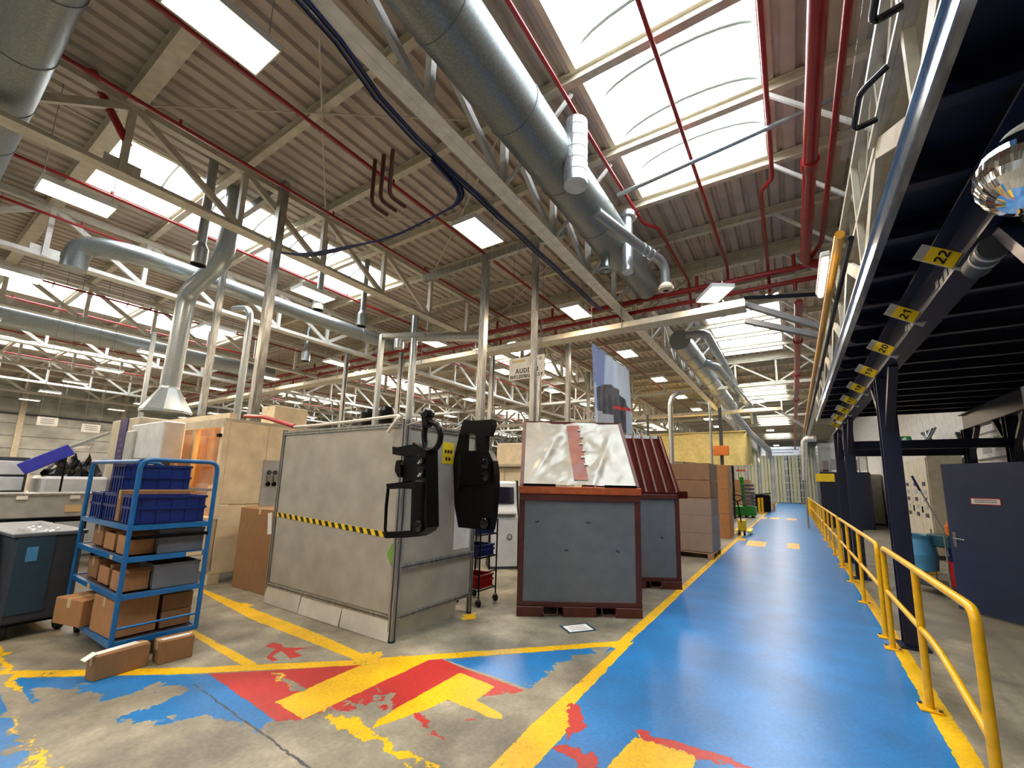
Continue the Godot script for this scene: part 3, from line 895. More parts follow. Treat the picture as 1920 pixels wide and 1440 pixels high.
	for k in 3: tube(fr, "loop", rounded([Vector3(-4.75 - k * 0.2, 6.5, -3.6), Vector3(-4.75 - k * 0.2, 5.75, -3.6), Vector3(-4.75 - k * 0.2, 5.75, -3.9)], 0.1, 3), 0.03, "binrust", 8)
	# yellow gas pipe by the platform edge
	var g := thing("gas_pipe", "yellow gas pipe running along the platform edge below the roof", "pipe")
	tube(g, "pipe", rounded([Vector3(0.485, 3.86, -4.3), Vector3(0.485, 3.86, -20.0)], 0.2), 0.04, "yellowpipe", 10)
	var cn := thing("cable_conduit", "dark conduit beside the yellow gas pipe", "conduit")
	tube(cn, "conduit", [Vector3(0.56, 3.8, -4.3), Vector3(0.56, 3.8, -20.0)], 0.025, "cable", 8)
	# galvanised conduit across the skylight
	var q1 := thing("cable_conduit", "galvanised conduit crossing below the aisle skylight", "conduit")
	tube(q1, "conduit", [Vector3(-2.25, 6.55, -6.3), Vector3(0.95, 6.75, -6.15)], 0.035, "galv", 8)
	# stay bars from the purlins to the platform truss
	for k in 9:
		var z := -5.9 - 1.5 * k
		var sb := thing("stay_bar", "thin cream stay bar slanting from the purlins to the platform truss", "brace", Vector3.ZERO, 0, "roof stay bars", "structure")
		bar(sb, "bar", Vector3(0.05, 6.95, z), Vector3(1.15, 5.95, z - 0.1), 0.04, 0.05, "steelwhite")
	for k in 9:
		var z := -4.4 - 1.5 * k
		var sb := thing("stay_bar", "thin cream stay bar slanting past the grey duct up to a purlin", "brace", Vector3.ZERO, 0, "duct side stay bars", "structure")
		bar(sb, "bar", Vector3(-3.25, 5.85, z), Vector3(-2.25, 6.95, z - 0.12), 0.035, 0.05, "steelwhite")
	# cable bundles beside truss A
	var cb := thing("cable_bundle", "blue and black cable bundle strung beside the pale truss chord", "cables")
	for k in 5:
		var pts := []
		for j in 14: pts.append(Vector3(-3.32 - 0.03 * k - 0.32 * smoothstep(0.0, 3.0, float(j)), 5.78 + 0.02 * (j % 2) + 0.012 * k, -1.3 - j * 0.6))
		tube(cb, "cable", pts, 0.016, ["cableblue", "cable", "cablegrey", "cableblue", "cable"][k], 6)
	var cb2 := thing("cable_bundle", "dark cable bundle branching from the truss towards the grey booth", "cables")
	for k in 4:
		var o := 0.04 * k
		tube(cb2, "cable", rounded([Vector3(-3.7, 5.85 - o, -3.4), Vector3(-3.75, 5.8 - o, -4.3 + o), Vector3(-5.2, 5.55 - o, -4.15 + o), Vector3(-6.9, 5.45, -3.75 + o), Vector3(-7.7, 5.7, -3.6)], 0.4, 5), 0.016, "cableblue" if k % 2 else "cable", 6)

# ---------------------------------------------------------------- ducts
func spiral(parent: Node, called: String, pts: Array, r: float, m: String, sides := 20) -> void:
	tube(parent, called, pts, r, m, sides)
	for i in pts.size() - 1:
		var a: Vector3 = pts[i]
		var b: Vector3 = pts[i + 1]
		var n := int(a.distance_to(b) / 1.2)
		for k in range(1, n):
			var p := a.lerp(b, float(k) / n)
			var d := (b - a).normalized()
			tube(parent, "seam_ring", [p - d * 0.02, p + d * 0.02], r + 0.008, m, sides)

func build_ducts() -> void:
	var a := thing("air_duct", "large grey spiral duct running along the roof above the bins", "duct")
	spiral(a, "duct_pipe", [Vector3(-2.66, 6.25, 4.0), Vector3(-2.66, 6.25, -7.6)], 0.36, "galvdull", 26)
	spiral(a, "duct_pipe", [Vector3(-2.66, 6.25, -7.6), Vector3(-2.66, 6.3, -9.4)], 0.30, "galvdull", 22)
	tube(a, "reducer", [Vector3(-2.66, 6.25, -7.5), Vector3(-2.66, 6.25, -7.8)], [0.36, 0.30], "galvdull", 24)
	var br := thing("branch_duct", "slim galvanised branch duct ending in a cream round nozzle", "duct")
	spiral(br, "duct_pipe", rounded([Vector3(-2.40, 5.95, -5.75), Vector3(-2.05, 5.85, -6.9), Vector3(-1.78, 5.75, -7.5), Vector3(-1.78, 5.35, -7.55)], 0.22, 6), 0.085, "galv", 16)
	for z in [0.1, 0.35, 0.6]: tube(br, "clamp_ring", [Vector3(-2.05, 5.85, -6.9).lerp(Vector3(-1.86, 5.78, -7.35), z), Vector3(-2.05, 5.85, -6.9).lerp(Vector3(-1.86, 5.78, -7.35), z + 0.08)], 0.1, "foil", 14)
	put(br, "nozzle", lathe([[0.06, -0.02], [0.13, 0.0], [0.14, 0.04], [0.11, 0.09], [0.085, 0.12]], 20), "cream", Vector3(-1.78, 5.24, -7.55))
	var f := thing("foil_duct", "stubby foil wrapped vertical duct with a pale end cap", "duct")
	put(f, "duct_pipe", lathe([[0.155, 0.0], [0.165, 0.02], [0.165, 0.98]], 22), "foil", Vector3(-2.28, 5.68, -4.72))
	put(f, "end_cap", lathe([[0.0, 0.0], [0.14, 0.0], [0.16, 0.02]], 22), "whitegrey", Vector3(-2.28, 5.665, -4.72))
	for k in 5: put(f, "foil_fold", lathe([[0.165, 0.0], [0.170, 0.01], [0.165, 0.02]], 22), "foil", Vector3(-2.28, 5.85 + 0.17 * k, -4.72))
	var f2 := thing("foil_duct", "slender foil wrapped vertical duct behind the stubby one", "duct")
	put(f2, "duct_pipe", lathe([[0.10, 0.0], [0.105, 0.02], [0.105, 1.08], [0.16, 1.09], [0.16, 1.18], [0.10, 1.19]], 18), "foil", Vector3(-2.34, 5.5, -7.05))
	put(f2, "end_cap", lathe([[0.0, 0.0], [0.09, 0.0], [0.102, 0.015]], 18), "whitegrey", Vector3(-2.34, 5.488, -7.05))
	var f3 := thing("foil_duct", "short vent stub with a rim beneath the grey spiral duct", "duct")
	put(f3, "duct_pipe", lathe([[0.12, 0.0], [0.13, 0.03], [0.09, 0.08], [0.09, 0.5]], 18), "galv", Vector3(-2.75, 5.6, -7.0))
	# second run further along the aisle
	var a2 := thing("air_duct", "distant galvanised duct run along the aisle roof with bent end", "duct")
	spiral(a2, "duct_pipe", [Vector3(-2.7, 6.1, -13.0), Vector3(-2.7, 6.1, -26.0)], 0.32, "galv", 20)
	spiral(a2, "branch", rounded([Vector3(-2.5, 6.2, -13.0), Vector3(-1.95, 6.2, -13.0), Vector3(-1.85, 6.0, -19.5), Vector3(-1.85, 5.3, -19.8)], 0.4, 5), 0.13, "galv", 14)
	spiral(a2, "branch", rounded([Vector3(-2.3, 5.8, -15.0), Vector3(-2.0, 5.7, -15.2), Vector3(-1.55, 5.6, -24.0), Vector3(-1.5, 4.9, -24.3)], 0.4, 5), 0.15, "galv", 14)
	spiral(a2, "duct_pipe", rounded([Vector3(-2.7, 5.9, -26.0), Vector3(-2.4, 5.4, -33.0), Vector3(-1.5, 4.6, -38.0), Vector3(-1.5, 4.0, -38.3)], 0.6, 5), 0.22, "galv", 16)
	# crossing duct over the camera's left
	var b := thing("air_duct", "wide spiral duct crossing over the truss at the upper left", "duct")
	spiral(b, "duct_pipe", [Vector3(-3.2, 6.26, -0.28), Vector3(-14.0, 6.26, -0.36)], 0.285, "galvdull", 26)
	# ducts along the hall in the left bays
	var c := thing("air_duct", "galvanised duct with open downturned elbow left of the booth truss", "duct")
	spiral(c, "duct_pipe", rounded([Vector3(-11.35, 5.45, -1.7), Vector3(-11.35, 5.95, -1.72), Vector3(-10.95, 6.0, -2.3), Vector3(-10.9, 6.0, -8.9)], 0.35, 6), 0.19, "galv", 20)
	var d := thing("air_duct", "galvanised duct running past the second skylight row", "duct")
	spiral(d, "duct_pipe", [Vector3(-18.7, 6.0, 1.0), Vector3(-18.7, 6.0, -9.0)], 0.32, "galv", 18)
	for q in [[-8.3, 5.15, -2.62, "over the blue trolley", 0.9], [-8.9, 5.4, -5.1, "under the left skylight", 0.8], [-8.9, 5.4, -6.25, "near the white bent duct", 0.8], [-12.6, 5.2, -7.0, "between the posts", 0.8]]:
		var s := thing("vent_stub", "small round exhaust stub hanging below the truss " + q[3], "vent")
		put(s, "stub", lathe([[0.11, 0.0], [0.12, 0.015], [0.12, 0.3], [0.07, 0.4], [0.07, 7.155 - q[1]]], 16), "galv", Vector3(q[0], q[1], q[2]))
		put(s, "mouth", lathe([[0.0, 0.03], [0.105, 0.03]], 16), "black", Vector3(q[0], q[1], q[2]))
	var e := thing("elbow_duct", "pale wrapped elbow duct hanging between the trusses", "duct")
	spiral(e, "duct_pipe", rounded([Vector3(-8.6, 5.05, -7.2), Vector3(-8.6, 5.35, -7.2), Vector3(-8.0, 5.4, -7.6), Vector3(-6.8, 5.5, -8.6)], 0.25, 5), 0.13, "foil", 14)
	tube(e, "hanger", [Vector3(-8.0, 5.4, -7.6), Vector3(-8.0, 7.12, -7.6)], 0.01, "galv", 5)
	# machine exhaust: hood, riser, swan neck up to the roof
	var h := thing("exhaust_duct", "tall galvanised machine exhaust riser with cone hood and swan neck", "duct")
	put(h, "hood", hood_mesh(), "galv", Vector3(-10.6, 2.85, -3.2))
	spiral(h, "riser", rounded([Vector3(-10.6, 3.4, -3.2), Vector3(-10.45, 5.4, -3.2), Vector3(-8.95, 5.7, -3.2), Vector3(-8.8, 7.1, -3.2)], 0.3, 5), 0.16, "galv", 16)
	var w := thing("cable_duct", "pale bent cable duct rising from the cream machine", "conduit")
	tube(w, "duct", rounded([Vector3(-9.25, 2.57, -3.9), Vector3(-9.2, 5.05, -3.9), Vector3(-10.0, 5.2, -3.9)], 0.35, 6), 0.065, "galv", 10)

func hood_mesh() -> ArrayMesh:
	var st := ST()
	var p := [[0.42, 0.0], [0.42, 0.05], [0.17, 0.5], [0.16, 0.56]]
	for i in 3:
		for k in 8:
			var q := []
			for z in [[i, k], [i, k + 1], [i + 1, k + 1], [i + 1, k]]:
				var an: float = TAU * (z[1] + 0.5) / 8
				q.append(Vector3(cos(an) * p[z[0]][0], p[z[0]][1], sin(an) * p[z[0]][0]))
			quad(st, q[0], q[3], q[2], q[1])
	return fin(st)

# ---------------------------------------------------------------- posts, frames, trays, hanging signs
func post(label: String, x: float, z: float, y0: float, y1: float, w: float, m := "alu") -> Node3D:
	var t := thing("steel_post", label, "post", Vector3(x, y0, z))
	var st := ST() # a C profile with lips
	qbox(st, Vector3(-w / 2, (y1 - y0) / 2, 0), Vector3(0.008, y1 - y0, w))
	for s in [-1, 1]:
		qbox(st, Vector3(0, (y1 - y0) / 2, s * w / 2), Vector3(w, y1 - y0, 0.008))
		qbox(st, Vector3(w / 2, (y1 - y0) / 2, s * w * 0.36), Vector3(0.008, y1 - y0, w * 0.28))
	put(t, "profile", fin(st), m)
	box(t, "base_plate", Vector3(0, 0.006, 0), Vector3(w * 1.8, 0.012, w * 1.8), m)
	return t

func build_posts() -> void:
	# goalpost frame behind the hanging parts
	var fr := thing("support_frame", "tall grey goalpost frame standing behind the silver covered bin", "frame", Vector3(0, 0, -6.65))
	bar(fr, "post", Vector3(-4.08, 0, 0), Vector3(-4.08, 6.4, 0), 0.1, 0.1, "alu")
	bar(fr, "post", Vector3(-5.34, 0, 0), Vector3(-5.34, 6.4, 0), 0.13, 0.13, "alu")
	bar(fr, "lintel", Vector3(-3.4, 6.42, 0), Vector3(-7.2, 6.42, 0), 0.1, 0.16, "alu")
	# cable tray frame over the cream machine
	var tr := thing("channel_frame", "grey cable channel frame bent over between the booth and cream machine", "frame")
	bar(tr, "post", Vector3(-7.72, 2.57, -3.5), Vector3(-7.62, 7.0, -3.5), 0.13, 0.13, "alu")
	bar(tr, "lintel", Vector3(-7.55, 6.95, -3.5), Vector3(-9.9, 6.85, -3.45), 0.1, 0.15, "alu")
	bar(tr, "post", Vector3(-10.05, 2.57, -3.6), Vector3(-9.95, 6.8, -3.6), 0.1, 0.12, "alu")
	post("grey channel post between the frame and the banner", -4.95, -9.85, 0, 5.7, 0.1)
	post("slimmer grey channel post close to the tall goalpost frame", -5.85, -9.85, 0, 5.7, 0.09)
	var rp := thing("round_post", "shiny round galvanised pipe rising behind the grey booth to the truss", "pipe", Vector3(-7.95, 0, -7.12))
	tube(rp, "pipe", [Vector3.ZERO, Vector3(0, 5.79, 0)], 0.085, "galv", 14)
	var cd := thing("cable_duct", "pale channel riser with a right angled top behind the booth", "conduit")
	bar(cd, "riser", Vector3(-7.8, 0, -6.0), Vector3(-7.75, 4.9, -6.0), 0.09, 0.09, "galv")
	bar(cd, "arm", Vector3(-7.75, 4.87, -6.0), Vector3(-6.8, 4.87, -6.4), 0.09, 0.09, "galv")
	for q in [[-8.0, -10.5, "thin dark post behind the booth"], [-10.6, -9.0, "grey post beyond the pale riser"], [-9.2, -12.0, "distant grey post left of the frame"], [-12.3, -8.2, "distant grey post by the white elbow duct"], [-6.2, -14.0, "distant grey post right of the frame"]]:
		post(q[2], q[0], q[1], 0, 5.75, 0.1)
	var gp := thing("round_post", "tall galvanised pipe post in front of the yellow cover", "pipe", Vector3(-3.75, 0, -16.0))
	tube(gp, "pipe", rounded([Vector3.ZERO, Vector3(0, 4.9, 0), Vector3(0.2, 5.2, -0.6)], 0.3, 4), 0.085, "galv", 14)
	var gp2 := thing("round_post", "slim galvanised pipe post beside the brown cardboard stack", "pipe", Vector3(-2.6, 0, -17.5))
	tube(gp2, "pipe", rounded([Vector3.ZERO, Vector3(0, 4.9, 0), Vector3(-0.5, 5.0, -0.3)], 0.2, 4), 0.045, "galv", 12)
	var dp := post("dark channel post with an orange junction box beside the slim pipe post", -2.5, -19.5, 0, 5.0, 0.12, "greydark")
	var jb := box(dp, "junction_box", Vector3(0, 3.15, 0.2), Vector3(0.6, 0.4, 0.25), "orange", Basis.IDENTITY, 0.01)
	jb.set_meta("label", "orange junction box")
	post("dark thin post left of the galvanised pipe post", -4.75, -16.5, 0, 4.4, 0.07, "greydark")
	# cable tray across the hall on column line one
	var ct := thing("cable_tray", "long cable tray crossing the hall below the trusses", "cable tray", Vector3(0, 5.3, -9.35))
	var st := ST()
	qbox(st, Vector3(-15.3, 0, 0), Vector3(29.4, 0.008, 0.4))
	for s in [-1, 1]: qbox(st, Vector3(-15.3, 0.06, s * 0.2), Vector3(29.4, 0.13, 0.01))
	put(ct, "trough", fin(st), "steel")
	for k in 14: bar(ct, "hanger", Vector3(-1.0 - k * 2.2, 0, 0.21), Vector3(-1.0 - k * 2.2, 0.62, 0.21), 0.02, 0.02, "galv")
	for k in 3: tube(ct, "cable", [Vector3(-0.7, 0.05, -0.12 + k * 0.1), Vector3(-29, 0.05, -0.12 + k * 0.1)], 0.025, "cable", 6)
	for y in [0.0, 0.36]:
		var wk := bar(ct, "side_arm", Vector3(-0.62, 0.1 - y, 0.0), Vector3(0.62, -0.62 - y * 0.5, 0.0), 0.14, 0.10, "greybox")
		wk.set_meta("label", "arm sloping down to the platform")
	for k in 3: tube(ct, "cable", [Vector3(-0.62, 0.2 + k * 0.02, 0.05), Vector3(0.0, 0.1 + k * 0.02, 0.05), Vector3(0.62, 0.0 + k * 0.02, 0.05)], 0.02, "cable", 6)
	var ct2 := thing("cable_tray", "distant cable tray crossing the hall with sloping arm", "cable tray", Vector3(0, 5.2, -22.0))
	box(ct2, "trough", Vector3(-12, 0, 0), Vector3(23.5, 0.14, 0.4), "steel")
	bar(ct2, "side_arm", Vector3(-0.4, 0, 0), Vector3(0.6, -0.9, 0), 0.12, 0.1, "alu")
	# hanging sign
	var sg := thing("hanging_sign", "white hanging board reading AUDI Q3 WELDING, ASSY", "sign", Vector3(-4.85, 4.15, -7.6))
	box(sg, "board", Vector3.ZERO, Vector3(0.92, 0.5, 0.012), "paper", Basis.IDENTITY, 0.003)
	text(sg, "lettering", "AUDI Q3", 0.15, Vector3(0.02, -0.06, 0.009), "ink")
	text(sg, "lettering", "WELDING, ASSY", 0.115, Vector3(0.0, -0.185, 0.009), "ink")
	box(sg, "small_print", Vector3(-0.2, 0.17, 0.008), Vector3(0.36, 0.05, 0.003), "tape")
	for k in 4: put(sg, "emblem_ring", lathe([[0.032, 0.0], [0.032, 0.003], [0.04, 0.003], [0.04, 0.0]], 18), "cablegrey", Vector3(0.10 + k * 0.05, 0.17, 0.007), Basis(Vector3.RIGHT, PI / 2))
	put(sg, "round_emblem", lathe([[0.0, 0.003], [0.045, 0.003], [0.045, 0.0]], 18), "machgrey", Vector3(0.36, 0.17, 0.007), Basis(Vector3.RIGHT, PI / 2))
	for s in [-1, 1]: tube(sg, "wire", [Vector3(s * 0.4, 0.25, 0), Vector3(s * 0.4, 3.0, 0)], 0.004, "cablegrey", 4)
	# banner: draped print of a grey car on pale blue
	var bn := thing("hanging_banner", "tall pale blue fabric banner printed with a dark car hanging in folds", "banner", Vector3(-3.4, 0, -7.85))
	put(bn, "cloth", banner_mesh(), "banner")
	tube(bn, "rod", [Vector3(0, 4.56, 0.05), Vector3(0, 4.56, -2.45)], 0.012, "galv", 6)
	for z in [0.0, -2.4]: tube(bn, "wire", [Vector3(0, 4.56, z), Vector3(0, 5.8, z)], 0.004, "cablegrey", 4)
	for q in [[-16.0, 2.9, -2.5, "white hanging board beyond the blue trolley"], [-16.0, 2.82, -3.3, "smaller white hanging board beside the orange machine"]]:
		var s := thing("hanging_sign", q[3], "sign", Vector3(q[0], q[1], q[2]), PI / 2)
		box(s, "board", Vector3.ZERO, Vector3(0.36, 0.22, 0.01), "paper", Basis.IDENTITY, 0.002)
		for k in 3: box(s, "print_line", Vector3(0, 0.06 - k * 0.05, 0.006), Vector3(0.24, 0.016, 0.002), "cablegrey")
		for e in [-1, 1]: tube(s, "wire", [Vector3(e * 0.15, 0.11, 0), Vector3(e * 0.15, 4.33, 0)], 0.004, "cablegrey", 4)

func banner_mesh() -> ArrayMesh:
	var im := Image.create(128, 128, false, Image.FORMAT_RGB8)
	var nz := FastNoiseLite.new()
	nz.seed = 5
	nz.frequency = 0.05
	for y in 128:
		for x in 128:
			var u := x / 127.0
			var v := y / 127.0
			var c := Color(0.50, 0.60, 0.76).lerp(Color(0.72, 0.80, 0.88), clampf(u * 1.1 + nz.get_noise_2d(x, y * 0.2) * 0.4, 0, 1))
			if u < 0.32 and v < 0.5: c = c.lerp(Color(0.22, 0.30, 0.55), 0.55)
			var roof := 0.40 + 0.9 * pow(u - 0.5, 2.0)
			if v > roof and u > 0.04: c = Color(0.20, 0.22, 0.26).lerp(Color(0.34, 0.37, 0.42), clampf(nz.get_noise_2d(x * 2.0, y * 0.6) + 0.3, 0, 1))
			if u > 0.86 and v > 0.62: c = Color(0.62, 0.70, 0.78)
			var lr := 0.70 - (u - 0.5) * 0.16
			if u > 0.5 and absf(v - lr) < 0.022 and v > roof: c = Color(0.72, 0.16, 0.18)
			if v > 0.82 and u < 0.5: c = c.lerp(Color(0.75, 0.8, 0.84), 0.7)
			im.set_pixel(x, y, c)
	var m := StandardMaterial3D.new()
	m.albedo_texture = ImageTexture.create_from_image(im)
	m.roughness = 0.6
	m.cull_mode = BaseMaterial3D.CULL_DISABLED
	mats["banner"] = m
	var st := SurfaceTool.new()
	st.begin(Mesh.PRIMITIVE_TRIANGLES)
	var nu := 48
	var nv := 20
	for j in nv:
		for i in nu:
			for q in [[0, 0], [1, 0], [1, 1], [0, 0], [1, 1], [0, 1]]:
				var u: float = (i + q[0]) / float(nu)
				var v: float = (j + q[1]) / float(nv)
				var f := sin(u * 31.0 + sin(v * 2.0) * 0.8) * 0.035 * (0.4 + v) + sin(u * 13.0 + 1.0) * 0.05 * v
				st.set_uv(Vector2(u, v))
				st.add_vertex(Vector3(f, 4.55 - v * 1.66, -u * 2.4))
	st.index()
	st.generate_normals()
	return st.commit()

# ---------------------------------------------------------------- grey booth and the black parts hanging on it
func profile_bar(parent: Node, called: String, a: Vector3, b: Vector3, w := 0.05) -> void:
	bar(parent, called, a, b, w, w, "alu")
	var d := (b - a).normalized()
	var s := Vector3.UP if absf(d.y) < 0.5 else Vector3.RIGHT
	for o in [s, d.cross(s)]:
		for e in [-1, 1]: bar(parent, "groove", a + o * e * (w / 2), b + o * e * (w / 2), w * 0.16, w * 0.16, "greydark")

func build_booth() -> void:
	var t := thing("welding_booth", "grey panelled work booth with aluminium profile frame and hazard tape", "booth")
	var xl := -6.06
	var xr := -3.6
	var zf := -3.2
	var zb := -4.42
	var top := 2.3
	# front panels
	box(t, "panel", Vector3((xl + xr) / 2, 1.27, zf + 0.0), Vector3(xr - xl - 0.08, 2.02, 0.02), "panelgrey")
	box(t, "panel", Vector3(xr, 1.5, (zf + zb) / 2), Vector3(0.02, 1.5, zf - zb - 0.06), "panelgrey")
	box(t, "panel", Vector3(xr, 0.46, (zf + zb) / 2), Vector3(0.02, 0.5, zf - zb - 0.06), "panelgrey")
	box(t, "panel", Vector3(xl, 1.27, (zf + zb) / 2), Vector3(0.02, 2.02, zf - zb - 0.06), "panelgrey")
	box(t, "panel", Vector3((xl + xr) / 2, 1.27, zb), Vector3(xr - xl - 0.08, 2.02, 0.02), "panelgrey")
	for x in [xl, xr]:
		for z in [zf, zb]: profile_bar(t, "upright", Vector3(x, 0.02, z), Vector3(x, top, z), 0.07 if x == xr and z == zf else 0.05)
	for y in [0.23, top - 0.05]:
		for z in [zf, zb]: profile_bar(t, "rail", Vector3(xl, y, z), Vector3(xr, y, z))
		for x in [xl, xr]: profile_bar(t, "rail", Vector3(x, y, zf), Vector3(x, y, zb))
	profile_bar(t, "rail", Vector3(xr, 0.73, zf), Vector3(xr, 0.73, zb), 0.06)
	for x in [xl, xr]:
		for z in [zf, zb]: put(t, "foot", lathe([[0.035, 0.0], [0.035, 0.012], [0.012, 0.02]], 12), "rubber", Vector3(x, 0, z))
	# pale skirts below the panels
	for k in 3:
		var w := (xr - xl) / 3.0
		var bs := Basis(Vector3.RIGHT, -0.12 - 0.06 * (k % 2))
		box(t, "skirt", Vector3(xl + w * (k + 0.5), 0.12, zf + 0.03), Vector3(w - 0.02, 0.23, 0.006), "skirt", bs)
	box(t, "skirt", Vector3(xr - 0.03, 0.12, -3.75), Vector3(0.006, 0.22, 0.9), "skirt", Basis(Vector3.BACK, -0.15))
	# hazard tape: yellow strip with black slanted bars, cut in pieces as stuck on
	var y0 := 1.14
	var y1 := 1.05
	bar(t, "hazard_tape", Vector3(xl + 0.04, y0, zf + 0.0115), Vector3(-3.72, y1, zf + 0.0115), 0.003, 0.06, "signyellow")
	for k in 17:
		var u := (k + 0.5) / 17.0
		var p := Vector3(lerpf(xl + 0.05, -3.74, u), lerpf(y0, y1, u), zf + 0.0135)
		put(t, "black_stripe", prism([Vector2(-0.05, 0.03), Vector2(0.01, 0.03), Vector2(0.05, -0.03), Vector2(-0.01, -0.03)], 0.003), "ink", p)
	# notices
	box(t, "yellow_notice", Vector3(xr + 0.012, 1.98, -3.88), Vector3(0.004, 0.26, 0.2), "signyellow")
	for k in 5: box(t, "notice_mark", Vector3(xr + 0.015, 2.0 - 0.09 * (k / 3), -3.83 - 0.05 * (k % 3) - 0.02 * (k / 3)), Vector3(0.002, 0.04, 0.035), "ink")
	box(t, "paper_sheet", Vector3(xr + 0.012, 1.1, -4.2), Vector3(0.004, 0.58, 0.3), "paper")
	put(t, "green_note", prism([Vector2(-0.07, 0.0), Vector2(0, 0.11), Vector2(0.07, 0.0), Vector2(0, -0.11)], 0.004), "greennote", Vector3(-3.68, 0.86, zf + 0.014))
	# air hose draped over the top, wire loops
	var hs := thing("air_hose", "dark red air hose running from the cream machine onto the booth", "hose")
	tube(hs, "hose", rounded([Vector3(-7.3, 2.58, -3.2), Vector3(-6.6, 2.52, -3.15), Vector3(-6.15, 2.42, -3.15), Vector3(-5.8, 2.34, -3.17)], 0.2, 4), 0.03, "redpaint", 10)
	tube(hs, "white_hose", rounded([Vector3(-5.82, 2.335, -3.17), Vector3(-5.4, 2.33, -3.18), Vector3(-4.6, 2.34, -3.19), Vector3(-3.75, 2.36, -3.19), Vector3(-3.64, 2.34, -3.13), Vector3(-3.8, 2.17, -3.12)], 0.15, 4), 0.018, "wirewhite", 8)
	hanging_carrier()
	hanging_panel()

func hanging_carrier() -> void:
	# dashboard carrier hung on a bracket from the corner profile
	var t := thing("dashboard_carrier", "black moulded car dashboard carrier with ring and open loop hanging on the booth corner", "car part", Vector3(0, 0, -2.95))
	put(t, "spine", prism([Vector2(-3.120, 2.010), Vector2(-2.940, 1.930), Vector2(-2.870, 1.220), Vector2(-2.910, 1.180), Vector2(-2.980, 1.140), Vector2(-3.050, 1.130), Vector2(-3.080, 1.180), Vector2(-3.100, 1.600), Vector2(-3.130, 1.990)], 0.16), "blackpart")
	put(t, "upper_plate", prism([Vector2(-3.290, 1.900), Vector2(-3.100, 1.910), Vector2(-3.090, 1.630), Vector2(-3.280, 1.620)], 0.07), "black")
	put(t, "side_tab", prism([Vector2(-3.450, 1.980), Vector2(-3.370, 1.970), Vector2(-3.210, 1.990), Vector2(-3.110, 1.990), Vector2(-3.100, 1.880), Vector2(-3.300, 1.880), Vector2(-3.440, 1.900)], 0.10), "blackpart")
	put(t, "clip_block", prism([Vector2(-3.360, 1.830), Vector2(-3.330, 1.840), Vector2(-3.290, 1.790), Vector2(-3.280, 1.670), Vector2(-3.320, 1.670), Vector2(-3.370, 1.730), Vector2(-3.370, 1.780)], 0.09), "black", Vector3(0, 0, 0.02))
	put(t, "middle_arm", prism([Vector2(-3.520, 1.600), Vector2(-3.340, 1.620), Vector2(-3.090, 1.650), Vector2(-3.090, 1.560), Vector2(-3.330, 1.560), Vector2(-3.490, 1.550), Vector2(-3.510, 1.570)], 0.07), "blackpart")
	put(t, "bottom_arm", prism([Vector2(-3.480, 1.130), Vector2(-3.290, 1.150), Vector2(-3.060, 1.180), Vector2(-2.920, 1.180), Vector2(-2.980, 1.130), Vector2(-3.180, 1.100), Vector2(-3.470, 1.070)], 0.08), "blackpart")
	tube(t, "loop_bar", [Vector3(-3.500, 1.580, 0.02), Vector3(-3.510, 1.380, 0.02), Vector3(-3.500, 1.140, 0.02), Vector3(-3.470, 1.110, 0.02)], 0.016, "black", 8)
	tube(t, "ring", rounded([Vector3(-3.010, 2.220, 0), Vector3(-2.920, 2.200, 0), Vector3(-2.860, 2.150, 0), Vector3(-2.830, 2.070, 0), Vector3(-2.850, 1.990, 0), Vector3(-2.900, 1.940, 0), Vector3(-2.980, 1.930, 0), Vector3(-3.030, 1.980, 0), Vector3(-3.060, 2.090, 0), Vector3(-3.050, 2.170, 0), Vector3(-3.010, 2.220, 0)], 0.04, 3), 0.03, "blackpart", 10)
	put(t, "knob", lathe([[0.0, -0.06], [0.05, -0.05], [0.062, 0.0], [0.05, 0.05], [0.0, 0.06]], 14), "blackgloss", Vector3(-3.030, 2.300, 0.0), Basis(Vector3.RIGHT, PI / 2))
	box(t, "knob_arm", Vector3(-3.030, 2.230, 0), Vector3(0.09, 0.14, 0.08), "blackpart", Basis(Vector3.BACK, 0.2), 0.012)
	for v in [Vector2(-2.990, 1.840), Vector2(-2.980, 1.720), Vector2(-2.960, 1.230)]: put(t, "air_vent", lathe([[0.045, -0.02], [0.052, 0.02], [0.044, 0.03], [0.0, 0.015]], 14), "blackgloss", Vector3(v.x, v.y, 0.085), Basis(Vector3.RIGHT, PI / 2))
	for k in 4: box(t, "rib", Vector3(-3.10, 1.86 - k * 0.055, 0.04), Vector3(0.10, 0.014, 0.04), "black")
	box(t, "spine_pad", Vector3(-2.990, 1.440, 0.08), Vector3(0.13, 0.42, 0.05), "black", Basis.IDENTITY, 0.02)
	var hk := bar(t, "hook", Vector3(-3.55, 2.24, -0.22), Vector3(-3.070, 2.240, 0.0), 0.016, 0.016, "galv")
	hk.set_meta("label", "thin metal arm to the booth")

